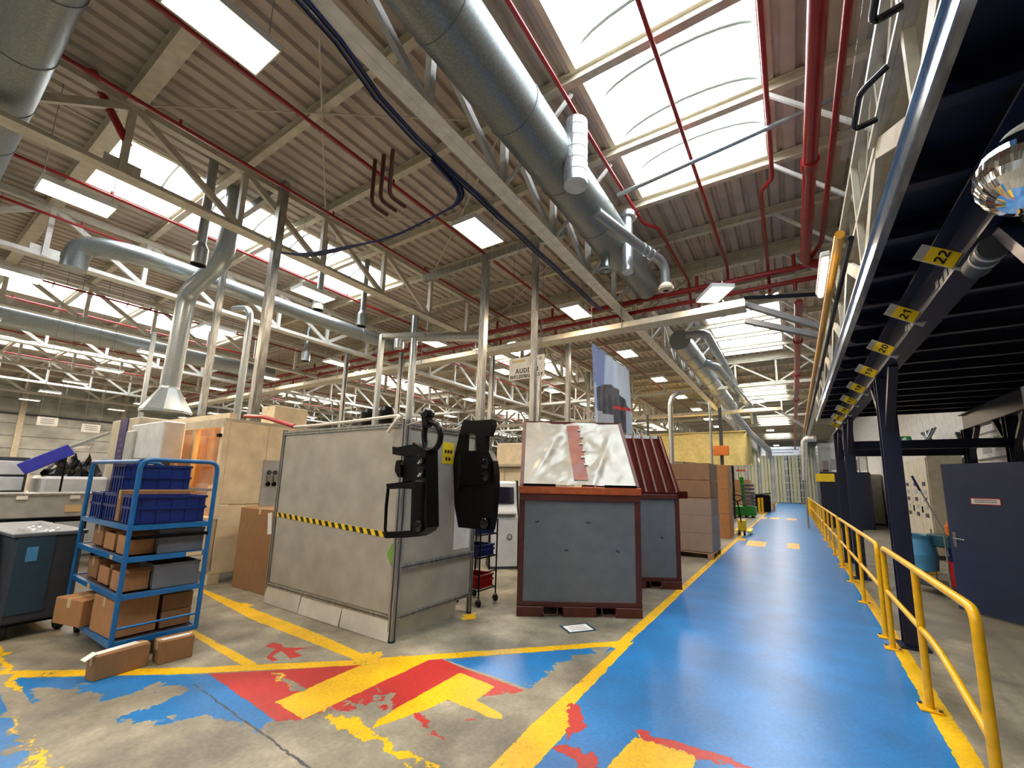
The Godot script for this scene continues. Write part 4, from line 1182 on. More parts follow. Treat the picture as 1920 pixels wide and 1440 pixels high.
func hanging_panel() -> void:
	var t := thing("door_panel", "glossy black moulded car panel with cut-out hanging at the booth's rear corner", "car part", Vector3(0, 0, -4.0))
	put(t, "upper_arch", prism([Vector2(-3.430, 2.400), Vector2(-3.280, 2.380), Vector2(-2.990, 2.380), Vector2(-2.980, 2.310), Vector2(-3.030, 2.180), Vector2(-3.080, 2.190), Vector2(-3.080, 2.000), Vector2(-3.210, 2.010), Vector2(-3.230, 2.190), Vector2(-3.300, 2.230), Vector2(-3.400, 2.210), Vector2(-3.400, 2.000), Vector2(-3.540, 2.010), Vector2(-3.520, 2.100), Vector2(-3.470, 2.300)], 0.09), "blackpart")
	put(t, "shell", prism([Vector2(-3.540, 2.010), Vector2(-3.080, 2.010), Vector2(-3.020, 2.000), Vector2(-2.950, 1.890), Vector2(-2.920, 1.750), Vector2(-2.910, 1.600), Vector2(-2.930, 1.260), Vector2(-2.960, 1.100), Vector2(-3.120, 1.100), Vector2(-3.430, 1.100), Vector2(-3.510, 1.360), Vector2(-3.560, 1.850)], 0.10), "blackpart")
	put(t, "inner_tray", prism([Vector2(-3.430, 1.950), Vector2(-3.160, 1.980), Vector2(-2.970, 1.880), Vector2(-2.950, 1.630), Vector2(-3.410, 1.590)], 0.06), "black", Vector3(0, 0, 0.05))
	put(t, "side_band", prism([Vector2(-3.460, 1.950), Vector2(-3.430, 1.950), Vector2(-3.420, 1.550), Vector2(-3.450, 1.560)], 0.05), "blackgloss", Vector3(0, 0, 0.05))
	for v in [Vector2(-3.040, 1.850), Vector2(-3.030, 1.710), Vector2(-3.020, 1.180)]: put(t, "speaker_ring", lathe([[0.05, 0.0], [0.06, 0.02], [0.048, 0.03], [0.0, 0.015]], 16), "blackgloss", Vector3(v.x, v.y, 0.07), Basis(Vector3.RIGHT, PI / 2))
	tube(t, "hook", [Vector3(-3.62, 2.29, 0.0), Vector3(-3.350, 2.380, 0.0)], 0.008, "galv", 6)

# ---------------------------------------------------------------- cartons and crates
func carton(label: String, at: Vector3, s: Vector3, turn := 0.0, m := "card", opened := false, sheet := false, group := "") -> Node3D:
	var t := thing("cardboard_box", label, "box", at, turn, group)
	if opened:
		var st := ST()
		var w := 0.006
		qbox(st, Vector3(0, w / 2, 0), Vector3(s.x, w, s.z))
		for e in [-1, 1]:
			qbox(st, Vector3(e * (s.x - w) / 2, s.y / 2, 0), Vector3(w, s.y, s.z))
			qbox(st, Vector3(0, s.y / 2, e * (s.z - w) / 2), Vector3(s.x - 2 * w, s.y, w))
		put(t, "body", fin(st), m)
		for e in [-1, 1]: box(t, "flap", Vector3(e * (s.x / 2 + s.x * 0.06), s.y + s.x * 0.05, 0), Vector3(s.x * 0.2, 0.005, s.z), m, Basis(Vector3.BACK, -e * 0.7 + PI * 0.5 * 0))
	else:
		var bd := box(t, "body", Vector3(0, s.y / 2, 0), s, m, Basis.IDENTITY, 0.006)
		box(bd, "packing_tape", Vector3(0, s.y / 2 + 0.0005, 0), Vector3(minf(0.05, s.x * 0.3), 0.002, s.z), "tape")
		for e in [-1, 1]: box(bd, "packing_tape", Vector3(0, s.y / 2 - 0.04, e * (s.z / 2 + 0.0005)), Vector3(minf(0.05, s.x * 0.3), 0.08, 0.002), "tape")
	if sheet: box(t, "address_label", Vector3(s.x / 2 + 0.001, s.y * 0.58, 0), Vector3(0.002, s.y * 0.4, s.z * 0.4), "paper")
	return t

func crate(label: String, at: Vector3, s: Vector3, m: String, turn := 0.0) -> Node3D:
	var t := thing("plastic_crate", label, "crate", at, turn)
	var st := ST()
	var w := 0.008
	qbox(st, Vector3(0, w / 2 + 0.01, 0), Vector3(s.x - 0.02, w, s.z - 0.02))
	for e in [-1, 1]:
		qbox(st, Vector3(e * (s.x / 2 - 0.016), s.y / 2, 0), Vector3(w, s.y, s.z - 0.03))
		qbox(st, Vector3(0, s.y / 2, e * (s.z / 2 - 0.016)), Vector3(s.x - 0.03, s.y, w))
	var bd := put(t, "body", fin(st), m)
	for yy in [s.y - 0.012, s.y * 0.55]:
		for e in [-1, 1]:
			box(bd, "rim", Vector3(e * (s.x / 2 - 0.008), yy, 0), Vector3(0.016, 0.024, s.z), m)
			box(bd, "rim", Vector3(0, yy, e * (s.z / 2 - 0.008)), Vector3(s.x, 0.024, 0.016), m)
	for k in 5:
		var u := (k - 2) / 5.0
		for e in [-1, 1]:
			box(bd, "rib", Vector3(u * s.x, s.y / 2, e * (s.z / 2 - 0.010)), Vector3(0.012, s.y * 0.96, 0.012), m)
			box(bd, "rib", Vector3(e * (s.x / 2 - 0.010), s.y / 2, u * s.z), Vector3(0.012, s.y * 0.96, 0.012), m)
	return t

# ---------------------------------------------------------------- blue shelf trolley
func build_trolley() -> void:
	var x0 := -5.1
	var x1 := -6.55
	var z0 := -1.42
	var z1 := -2.04
	var t := thing("shelf_trolley", "bright blue tubular shelf trolley loaded with crates and cartons", "trolley")
	var r := 0.02
	var bt := 0.16
	var tp := 1.78
	# two bent end hoops (short sides) and the long hoops
	tube(t, "end_hoop", rounded([Vector3(x0, bt, z0), Vector3(x0, tp, z0), Vector3(x0, tp, z1), Vector3(x0, bt, z1)], 0.09, 5), r, "trolleyblue", 12)
	tube(t, "end_hoop", rounded([Vector3(x1, bt, z0), Vector3(x1, tp, z0), Vector3(x1, tp, z1), Vector3(x1, bt, z1)], 0.09, 5), r, "trolleyblue", 12)
	tube(t, "top_bar", [Vector3(x0, tp - 0.02, z0), Vector3(x1, tp - 0.02, z0)], r, "trolleyblue", 12)
	for y in [0.17, 0.56, 0.88, 1.16]:
		var st := ST()
		for z in [z0, z1]: qbox(st, Vector3((x0 + x1) / 2, y, z), Vector3(x0 - x1, 0.045, 0.03))
		for x in [x0, x1]: qbox(st, Vector3(x, y, (z0 + z1) / 2), Vector3(0.03, 0.045, z0 - z1))
		var fr := put(t, "shelf_frame", fin(st), "trolleyblue")
		box(fr, "shelf_board", Vector3((x0 + x1) / 2, y + 0.005, (z0 + z1) / 2), Vector3(x0 - x1 - 0.03, 0.015, z0 - z1 - 0.03), "purplegrey")
	tube(t, "stop_bar", [Vector3(x0, 0.30, z0), Vector3(x0, 0.30, z1)], 0.012, "trolleyblue", 8)
	bar(t, "stop_bar", Vector3(x0, 1.07, z0), Vector3(x0, 1.07, z1), 0.03, 0.03, "black")
	for q in [[x0 + 0.017, 0.88, -1.93, 0.1], [x0 - 0.3, 0.88, z0 + 0.017, 0.0], [x0 - 0.8, 0.56, z0 + 0.017, 0.0]]:
		box(t, "shelf_ticket", Vector3(q[0], q[1], q[2]), Vector3(0.003, 0.035, 0.13) if q[3] > 0 else Vector3(0.08, 0.035, 0.003), "tape")
	for x in [x0 - 0.12, x1 + 0.12]:
		for z in [z0 - 0.08, z1 + 0.08]:
			var w := put(t, "castor", lathe([[0.0, -0.018], [0.055, -0.018], [0.06, -0.01], [0.06, 0.01], [0.055, 0.018], [0.0, 0.018]], 16), "rubber", Vector3(x, 0.06, z), Basis(Vector3.RIGHT, PI / 2))
			box(w, "fork", Vector3(0.0, 0.0, -0.06), Vector3(0.05, 0.06, 0.05), "alu")
	# load
	var sh := [0.196, 0.586, 0.906, 1.186]
	crate("blue plastic crate on the trolley's top shelf at the aisle end", Vector3(-5.33, sh[3], -1.72), Vector3(0.40, 0.26, 0.56), "crateblue")
	crate("blue plastic crate on the top shelf behind the cardboard strip", Vector3(-5.86, sh[3], -1.72), Vector3(0.40, 0.26, 0.56), "crateblue")
	crate("blue plastic crate at the back of the top shelf", Vector3(-6.30, sh[3], -1.72), Vector3(0.40, 0.26, 0.56), "crateblue")
	crate("blue plastic crate stacked highest on the trolley", Vector3(-5.84, sh[3] + 0.265, -1.74), Vector3(0.40, 0.29, 0.56), "crateblue")
	carton("slim upright carton between the blue crates", Vector3(-5.595, sh[3], -1.72), Vector3(0.10, 0.3, 0.56), 0.0, "carddark")
	for q in [["upper", 1, 0.22], ["middle", 2, 0.20]]:
		var i: int = 2 if q[0] == "upper" else 1
		var y: float = sh[i]
		var g := thing("storage_bin", "grey plastic storage bin on the trolley's %s carton shelf" % q[0], "bin", Vector3(-5.36, y, -1.83))
		var st := ST()
		for e in [-1, 1]:
			qbox(st, Vector3(e * 0.225, 0.11, 0), Vector3(0.008, 0.22, 0.36))
			qbox(st, Vector3(0, 0.11, e * 0.176), Vector3(0.45, 0.22, 0.008))
		qbox(st, Vector3(0, 0.005, 0), Vector3(0.45, 0.01, 0.36))
		put(g, "body", fin(st), "greybox")
		box(g, "rim", Vector3(0.228, 0.21, 0), Vector3(0.012, 0.02, 0.37), "greybox")
		carton("small carton beside the grey bin on the trolley's %s carton shelf" % q[0], Vector3(-5.32, y, -1.542), Vector3(0.26, 0.17, 0.2), 0.0, "card", true)
		carton("open carton at the middle of the trolley's %s carton shelf" % q[0], Vector3(-5.75, y, -1.56), Vector3(0.3, 0.16, 0.2), 0.0, "card", true)
		carton("carton at the rear of the trolley's %s carton shelf" % q[0], Vector3(-6.2, y, -1.6), Vector3(0.3, 0.2, 0.24), 0.0, "carddark", false)
	carton("large carton on the trolley's bottom shelf", Vector3(-5.45, sh[0], -1.58), Vector3(0.5, 0.32, 0.32), 0.05, "card")
	carton("lower of two flat cartons on the trolley's bottom shelf", Vector3(-5.40, sh[0], -1.90), Vector3(0.4, 0.15, 0.24), 0.0, "carddark")
	carton("upper of two flat cartons on the trolley's bottom shelf", Vector3(-5.40, sh[0] + 0.155, -1.90), Vector3(0.4, 0.15, 0.24), 0.0, "carddark")
	carton("labelled carton sticking out of the trolley's bottom shelf", Vector3(-6.05, sh[0], -1.45), Vector3(0.42, 0.24, 0.28), 0.25, "card", false, true)
	# cartons on the floor
	var b1 := carton("brown carton with torn white label on the floor at the trolley's front corner", Vector3(-4.92, 0, -1.44), Vector3(0.14, 0.19, 0.36), 0.12, "carddark")
	box(b1, "torn_label", Vector3(-0.02, 0.192, 0.02), Vector3(0.07, 0.003, 0.3), "paper", Basis(Vector3.UP, 0.1))
	box(b1, "torn_label", Vector3(0.0, 0.185, 0.2), Vector3(0.08, 0.003, 0.08), "paper", Basis(Vector3.RIGHT, 0.5))
	var b2 := carton("brown carton with white label on the floor near the trolley's rear corner", Vector3(-4.88, 0, -1.80), Vector3(0.17, 0.19, 0.25), -0.05, "carddark")
	box(b2, "address_label", Vector3(0.02, 0.192, 0.0), Vector3(0.06, 0.003, 0.2), "paper")

# ---------------------------------------------------------------- machines on the left
func build_machines() -> void:
	var xr := -7.64
	var zf := -3.11
	var t := thing("assembly_machine", "cream enclosed machine with amber safety windows and lit interior", "machine")
	# cream side, with seams and base gap
	box(t, "side_panel", Vector3(xr - 0.03, 1.85, -4.35), Vector3(0.06, 1.32, 2.4), "cream", Basis.IDENTITY, 0.01)
	box(t, "side_panel", Vector3(xr - 0.03, 0.66, -4.35), Vector3(0.06, 1.04, 2.4), "cream", Basis.IDENTITY, 0.01)
	box(t, "seam", Vector3(xr + 0.001, 1.85, -3.75), Vector3(0.004, 1.3, 0.008), "creamgrey")
	for z in [-3.2, -5.4]: box(t, "leg", Vector3(xr - 0.09, 0.1, z), Vector3(0.16, 0.2, 0.16), "cream")
	box(t, "roof_panel", Vector3(-9.35, 2.53, -4.3), Vector3(3.4, 0.06, 2.44), "creamgrey")
	box(t, "back_panel", Vector3(-9.35, 1.3, -5.5), Vector3(3.4, 2.3, 0.06), "creamgrey")
	box(t, "floor_pan", Vector3(-9.35, 0.95, -4.3), Vector3(3.4, 0.05, 2.3), "machgrey")
	box(t, "lower_front", Vector3(-9.35, 0.58, zf), Vector3(3.4, 0.8, 0.05), "creamgrey")
	# front frame and amber glass doors
	for x in [xr - 0.05, -8.75, -9.85, -10.9]: box(t, "door_post", Vector3(x, 1.75, zf), Vector3(0.1, 1.55, 0.08), "creamgrey" if x < -8 else "cream")
	box(t, "door_head", Vector3(-9.35, 2.47, zf), Vector3(3.4, 0.1, 0.09), "creamgrey")
	for x in [-8.22, -9.3, -10.38]: box(t, "amber_window", Vector3(x, 1.72, zf), Vector3(1.0, 1.42, 0.012), "amber")
	bar(t, "door_bar", Vector3(-7.75, 1.42, zf + 0.06), Vector3(-9.7, 1.42, zf + 0.06), 0.03, 0.04, "alu")
	box(t, "door_lock", Vector3(-8.75, 1.45, zf + 0.07), Vector3(0.08, 0.2, 0.06), "black", Basis.IDENTITY, 0.01)
	box(t, "top_hinge", Vector3(-7.72, 2.28, zf + 0.06), Vector3(0.08, 0.05, 0.05), "black")
	# lit inside: lamp tube, orange tooling
	tube(t, "lamp_tube", [Vector3(-8.0, 2.25, -3.6), Vector3(-9.0, 2.25, -3.6)], 0.025, "glowwarm", 8)
	for k in 5: box(t, "tooling", Vector3(-7.95 - k * 0.42, 1.2 + 0.13 * (k % 3), -4.1 - 0.1 * (k % 2)), Vector3(0.3, 0.5 + 0.25 * (k % 2), 0.4), "orange" if k % 2 == 0 else "machgrey", Basis.IDENTITY, 0.02)
	var l := OmniLight3D.new()
	l.name = "machine_light"
	l.light_color = Color(1.0, 0.75, 0.42)
	l.light_energy = 2.2
	l.omni_range = 12.0
	l.light_size = 0.1
	l.shadow_enabled = true
	l.position = Vector3(-8.5, 2.15, -3.6)
	t.add_child(l)
	# valve block on the cream side
	box(t, "valve_plate", Vector3(xr + 0.01, 1.5, -3.95), Vector3(0.015, 0.85, 0.45), "machgrey")
	for j in 2:
		for k in 4: put(t, "gauge", lathe([[0.035, 0.0], [0.038, 0.02], [0.03, 0.03], [0.0, 0.03]], 12), "greydark" if j == 0 else "black", Vector3(xr + 0.018, 1.72 - j * 0.2, -3.82 - k * 0.1), Basis(Vector3.FORWARD, PI / 2))
	for k in 4: box(t, "valve", Vector3(xr + 0.04, 1.62, -3.82 - k * 0.1), Vector3(0.05, 0.1, 0.06), "alu")
	# cream top rail and things on the roof
	bar(t, "top_rail", Vector3(-7.7, 2.6, -3.2), Vector3(-11.0, 2.62, -3.15), 0.1, 0.12, "cream")
	var cbx := carton("pale cream carton standing on top of the cream machine", Vector3(-7.95, 2.565, -4.15), Vector3(0.45, 0.34, 0.6), 0.0, "cream")
	cbx.get_child(0).set_meta("label", "pale cream board")
	# tall carton in front of the machine side
	var tc := carton("tall brown carton standing between the booth and the cream machine", Vector3(-6.75, 0, -3.62), Vector3(1.1, 1.17, 0.6), 0.02, "carddark")
	box(tc, "torn_label", Vector3(0.3, 0.98, 0.302), Vector3(0.1, 0.3, 0.003), "paper", Basis(Vector3.BACK, 0.15))
	# machine with purple stripe, control box and screen
	var p := thing("press_machine", "grey machine housing with a purple lettered stripe beside the amber windows", "machine")
	box(p, "housing", Vector3(-12.1, 1.4, -3.6), Vector3(1.7, 2.8, 1.2), "creamgrey", Basis.IDENTITY, 0.02)
	box(p, "purple_stripe", Vector3(-12.1, 1.55, -2.99), Vector3(0.46, 2.5, 0.02), "purple")
	for k in 12: box(p, "stripe_mark", Vector3(-12.1 + 0.05 * (k % 2), 2.35 - k * 0.12, -2.978), Vector3(0.16, 0.05, 0.004), "purplepale")
	box(p, "grey_column", Vector3(-11.35, 1.3, -3.1), Vector3(0.3, 2.6, 0.3), "machgrey", Basis.IDENTITY, 0.01)
	p = thing("control_console", "light grey control box with dark screen and desk before the amber windows", "console")
	var cb := box(p, "control_box", Vector3(-9.35, 2.2, -2.75), Vector3(1.5, 0.62, 0.3), "whitegrey", Basis.IDENTITY, 0.02)
	cb.set_meta("label", "light grey control box")
	box(p, "control_box", Vector3(-9.95, 1.95, -2.7), Vector3(0.4, 0.9, 0.3), "machgrey", Basis.IDENTITY, 0.02)
	box(p, "screen_recess", Vector3(-9.30, 1.7, -2.72), Vector3(1.0, 0.4, 0.2), "screen")
	box(p, "screen_sticker", Vector3(-8.95, 1.8, -2.615), Vector3(0.25, 0.14, 0.005), "paper")
	box(p, "operator_desk", Vector3(-8.90, 1.05, -2.6), Vector3(0.8, 0.5, 0.4), "machgrey", Basis.IDENTITY, 0.02)
	box(p, "operator_monitor", Vector3(-8.75, 1.5, -2.55), Vector3(0.55, 0.36, 0.06), "greydark", Basis.IDENTITY, 0.01)
	box(p, "pedestal", Vector3(-8.90, 0.4, -2.6), Vector3(0.3, 0.8, 0.3), "greydark")
	# wheeled grey waste bins at the far left
	var w := thing("wheeled_bin", "dark grey sheet metal bin with blue front on black wheels left of the trolley", "bin", Vector3(-7.35, 0, -1.18), 0.06)
	box(w, "body", Vector3(0, 0.58, 0), Vector3(1.5, 0.84, 0.5), "greydark", Basis.IDENTITY, 0.02)
	box(w, "blue_front", Vector3(0.755, 0.62, 0.1), Vector3(0.012, 0.74, 0.26), "slateblue")
	box(w, "bright_sticker", Vector3(0.762, 0.82, 0.12), Vector3(0.003, 0.14, 0.08), "bagblue")
	box(w, "rim", Vector3(0, 1.01, 0), Vector3(1.54, 0.04, 0.54), "greybox", Basis.IDENTITY, 0.008)
	for a in [-0.55, 0.62]:
		for b in [-0.2, 0.2]: put(w, "wheel", lathe([[0.0, -0.03], [0.085, -0.03], [0.1, -0.015], [0.1, 0.015], [0.085, 0.03], [0.0, 0.03]], 18), "rubber", Vector3(a, 0.1, b), Basis(Vector3.RIGHT, PI / 2))
	box(w, "chassis", Vector3(0, 0.16, 0), Vector3(1.4, 0.06, 0.44), "black")
	var wp := thing("plastic_wrap", "crumpled clear wrap lying on the dark grey bin", "wrap", Vector3(-6.75, 1.03, -1.15))
	put(wp, "film", crumple(0.16, 0.07, 5), "clearsheet")
	var w2 := thing("wheeled_bin", "navy sheet metal bin at the edge left of the dark grey bin", "bin", Vector3(-7.75, 0, -0.62), 0.06)
	box(w2, "body", Vector3(0, 0.62, 0), Vector3(1.5, 0.9, 0.46), "doorblue", Basis.IDENTITY, 0.02)
	box(w2, "chassis", Vector3(0, 0.14, 0), Vector3(1.4, 0.06, 0.4), "black")
	for a in [-0.55, 0.62]:
		for b in [-0.17, 0.17]: put(w2, "wheel", lathe([[0.0, -0.03], [0.085, -0.03], [0.1, -0.015], [0.1, 0.015], [0.085, 0.03], [0.0, 0.03]], 18), "rubber", Vector3(a, 0.1, b), Basis(Vector3.RIGHT, PI / 2))

func crumple(r: float, h: float, sd: int) -> ArrayMesh:
	var nz := FastNoiseLite.new()
	nz.seed = sd
	nz.frequency = 2.2
	var st := ST()
	var p := func(i: int, j: int) -> Vector3:
		var a := TAU * i / 16.0
		var k := j / 6.0
		var rr := r * sin(k * PI * 0.5) * (1.0 + 0.5 * nz.get_noise_2d(cos(a) * 2, sin(a) * 2 + k))
		return Vector3(cos(a) * rr, h * (1 - k) * (1.0 + nz.get_noise_3d(cos(a) * 3, k * 5, sin(a) * 3)), sin(a) * rr)
	for i in 16:
		for j in 6: quad(st, p.call(i, j), p.call(i + 1, j), p.call(i + 1, j + 1), p.call(i, j + 1))
	return fin(st)

# ---------------------------------------------------------------- steel transport bins
func bin_body(t: Node3D) -> void:
	var w := 1.58
	var d := 1.2
	box(t, "front_panel", Vector3(0, 0.78, -0.02), Vector3(w - 0.14, 1.3, 0.02), "bingrey", Basis.IDENTITY, 0.004)
	box(t, "back_panel", Vector3(0, 0.78, -d), Vector3(w - 0.14, 1.3, 0.02), "bingrey")
	for s in [-1, 1]:
		box(t, "side_panel", Vector3(s * (w / 2 - 0.03), 0.78, -d / 2), Vector3(0.02, 1.3, d), "bingrey")
		for z in [-0.03, -d]: box(t, "corner_post", Vector3(s * (w / 2 - 0.035), 0.82, z), Vector3(0.07, 1.44, 0.07), "binrust", Basis.IDENTITY, 0.006)
		box(t, "skid", Vector3(s * 0.62, 0.06, -d / 2), Vector3(0.34, 0.12, d + 0.04), "binrust", Basis.IDENTITY, 0.006)
	box(t, "skid", Vector3(0, 0.06, -d / 2), Vector3(0.42, 0.12, d + 0.02), "binrust", Basis.IDENTITY, 0.006)
	box(t, "floor_plate", Vector3(0, 0.125, -d / 2), Vector3(w, 0.03, d), "binrust")
	for z in [-0.02, -d]:
		box(t, "top_rail", Vector3(0, 1.46, z), Vector3(w, 0.08, 0.07), "binrust", Basis.IDENTITY, 0.006)
		box(t, "bottom_rail", Vector3(0, 0.155, z), Vector3(w, 0.04, 0.06), "binrust")
	for s in [-1, 1]:
		tube(t, "fork_loop", rounded([Vector3(s * 0.28, 0.11, 0.0), Vector3(s * 0.28, 0.03, 0.03), Vector3(s * 0.46, 0.03, 0.03), Vector3(s * 0.46, 0.11, 0.0)], 0.04, 3), 0.008, "binrust", 6)
	for k in 4: box(t, "scuff", Vector3(-0.55 + 0.33 * k + 0.05 * (k % 2), 1.15 - 0.35 * (k % 2), -0.0095), Vector3(0.05, 0.025, 0.002), "greydark", Basis(Vector3.BACK, 0.4 - 0.3 * k))

func build_bins() -> void:
	var turn := 0.569
	var t := thing("transport_bin", "rust framed grey steel bin with silver fabric cover and brown strap", "container", Vector3(-2.375, 0, -5.095), turn)
	bin_body(t)
	box(t, "lid_beam", Vector3(0, 1.555, -0.02), Vector3(1.6, 0.1, 0.09), "binorange", Basis.IDENTITY, 0.008)
	for s in [-1, 1]:
		bar(t, "cover_rail", Vector3(s * 0.76, 1.6, -0.03), Vector3(s * 0.74, 2.58, -0.95), 0.05, 0.05, "binrust")
		box(t, "dark_foot", Vector3(s * 0.53, 1.62, 0.01), Vector3(0.42, 0.03, 0.03), "black")
	bar(t, "cover_rail", Vector3(-0.76, 2.57, -0.95), Vector3(0.76, 2.57, -0.95), 0.05, 0.05, "binrust")
	# silver cover: a sheet with soft folds and a sagging belly, 4 mm thick
	var st := SurfaceTool.new()
	st.begin(Mesh.PRIMITIVE_TRIANGLES)
	var nz := FastNoiseLite.new()
	nz.seed = 12
	nz.frequency = 1.3
	var f := func(u: float, v: float) -> Vector3:
		var sag := 0.05 * sin(u * PI) * sin(v * PI)
		var fold := 0.03 * sin((u - 0.5) * 9.0 + (v - 0.3) * 14.0 * (u - 0.5)) * sin(v * PI) * sin(u * PI) + 0.03 * nz.get_noise_2d(u * 3.0, v * 3.0) * sin(u * PI)
		fold += 0.022 * exp(-pow((u - 0.62 - 0.32 * v) / 0.035, 2.0)) * sin(minf(v * 1.2, 1.0) * PI) + 0.018 * exp(-pow((u - 0.42 + 0.38 * (1 - v)) / 0.04, 2.0)) * sin(v * PI)
		return Vector3((u - 0.5) * lerpf(1.47, 1.43, v), lerpf(1.63, 2.58, v) - (sag * 0.6) + fold * 0.6, lerpf(0.0, -0.93, v) - sag * 0.4 + fold)
	for j in 30:
		for i in 44:
			for q in [[0, 0], [1, 1], [1, 0], [0, 0], [0, 1], [1, 1]]: st.add_vertex(f.call((i + q[0]) / 44.0, (j + q[1]) / 30.0))
	st.index()
	st.generate_normals()
	put(t, "fabric_cover", st.commit(), "cover")
	var st2 := SurfaceTool.new()
	st2.begin(Mesh.PRIMITIVE_TRIANGLES)
	for j in 24:
		for i in 4:
			for q in [[0, 0], [1, 1], [1, 0], [0, 0], [0, 1], [1, 1]]:
				var v: float = (j + q[1]) / 24.0 * 0.88 + 0.07
				st2.add_vertex(f.call(0.455 + (i + q[0]) / 4.0 * 0.13 - v * 0.02, v) + Vector3(0, 0.006, 0.006))
	st2.index()
	st2.generate_normals()
	put(t, "brown_strap", st2.commit(), "strap")
	for k in 6:
		var p: Vector3 = f.call(0.58 - 0.02 * (k % 2), 0.3 + k * 0.11)
		box(t, "buckle", p + Vector3(0, 0.012, 0.012), Vector3(0.05, 0.035, 0.008), "cover", Basis(Vector3.RIGHT, -0.8))
	var t2 := thing("transport_bin", "rust framed grey steel bin with raised dark red ribbed lid", "container", Vector3(-2.3, 0, -6.96), turn)
	bin_body(t2)
	var a := Vector3(0, 1.5, -0.03)
	var dv := Vector3(0, 1.05, -0.85)
	for s in [-1, 1]: bar(t2, "lid_rail", a + Vector3(s * 0.78, 0, 0), a + Vector3(s * 0.76, 0, 0) + dv, 0.07, 0.08, "louvre")
	bar(t2, "lid_rail", a + Vector3(-0.8, 0, 0), a + Vector3(0.8, 0, 0), 0.07, 0.07, "louvre")
	bar(t2, "lid_rail", a + dv + Vector3(-0.8, 0, 0), a + dv + Vector3(0.8, 0, 0), 0.05, 0.06, "whitegrey")
	for k in 9:
		var x := -0.68 + k * 0.17
		bar(t2, "lid_slat", a + Vector3(x, 0, -0.02), a + dv + Vector3(x, 0, -0.02), 0.13, 0.02, "louvre", Vector3(0, 0.63, 0.78))
		bar(t2, "lid_rib", a + Vector3(x + 0.08, 0.02, 0.01), a + dv + Vector3(x + 0.08, 0.02, 0.01), 0.03, 0.05, "binrust", Vector3(0, 0.63, 0.78))
	box(t2, "lid_latch", Vector3(0.84, 1.5, 0.0), Vector3(0.16, 0.12, 0.1), "louvre", Basis.IDENTITY, 0.01)
	var fs := thing("floor_notice", "white notice sheet in a green tape frame on the floor before the bin", "floor sign", Vector3(-2.22, 0, -4.72), 0.9)
	box(fs, "tape_frame", Vector3(0, 0.001, 0), Vector3(0.36, 0.002, 0.26), "teal")
	box(fs, "sheet", Vector3(0, 0.0025, 0), Vector3(0.3, 0.002, 0.2), "paper")
	for k in 3: box(fs, "print_line", Vector3(0, 0.004, -0.05 + k * 0.05), Vector3(0.2, 0.001, 0.012), "cablegrey")

# ---------------------------------------------------------------- left of the aisle, further on
func pallet(parent: Node, at: Vector3, sx: float, sz: float) -> void:
	for k in 5: box(parent, "pallet_board", at + Vector3(0, 0.125, -sz / 2 + sz * (k + 0.5) / 5), Vector3(sx, 0.022, sz / 6), "wood")
	for k in 3:
		for j in 3: box(parent, "pallet_block", at + Vector3((k - 1) * (sx / 2 - 0.07), 0.06, (j - 1) * (sz / 2 - 0.07)), Vector3(0.12, 0.11, 0.12), "wood")

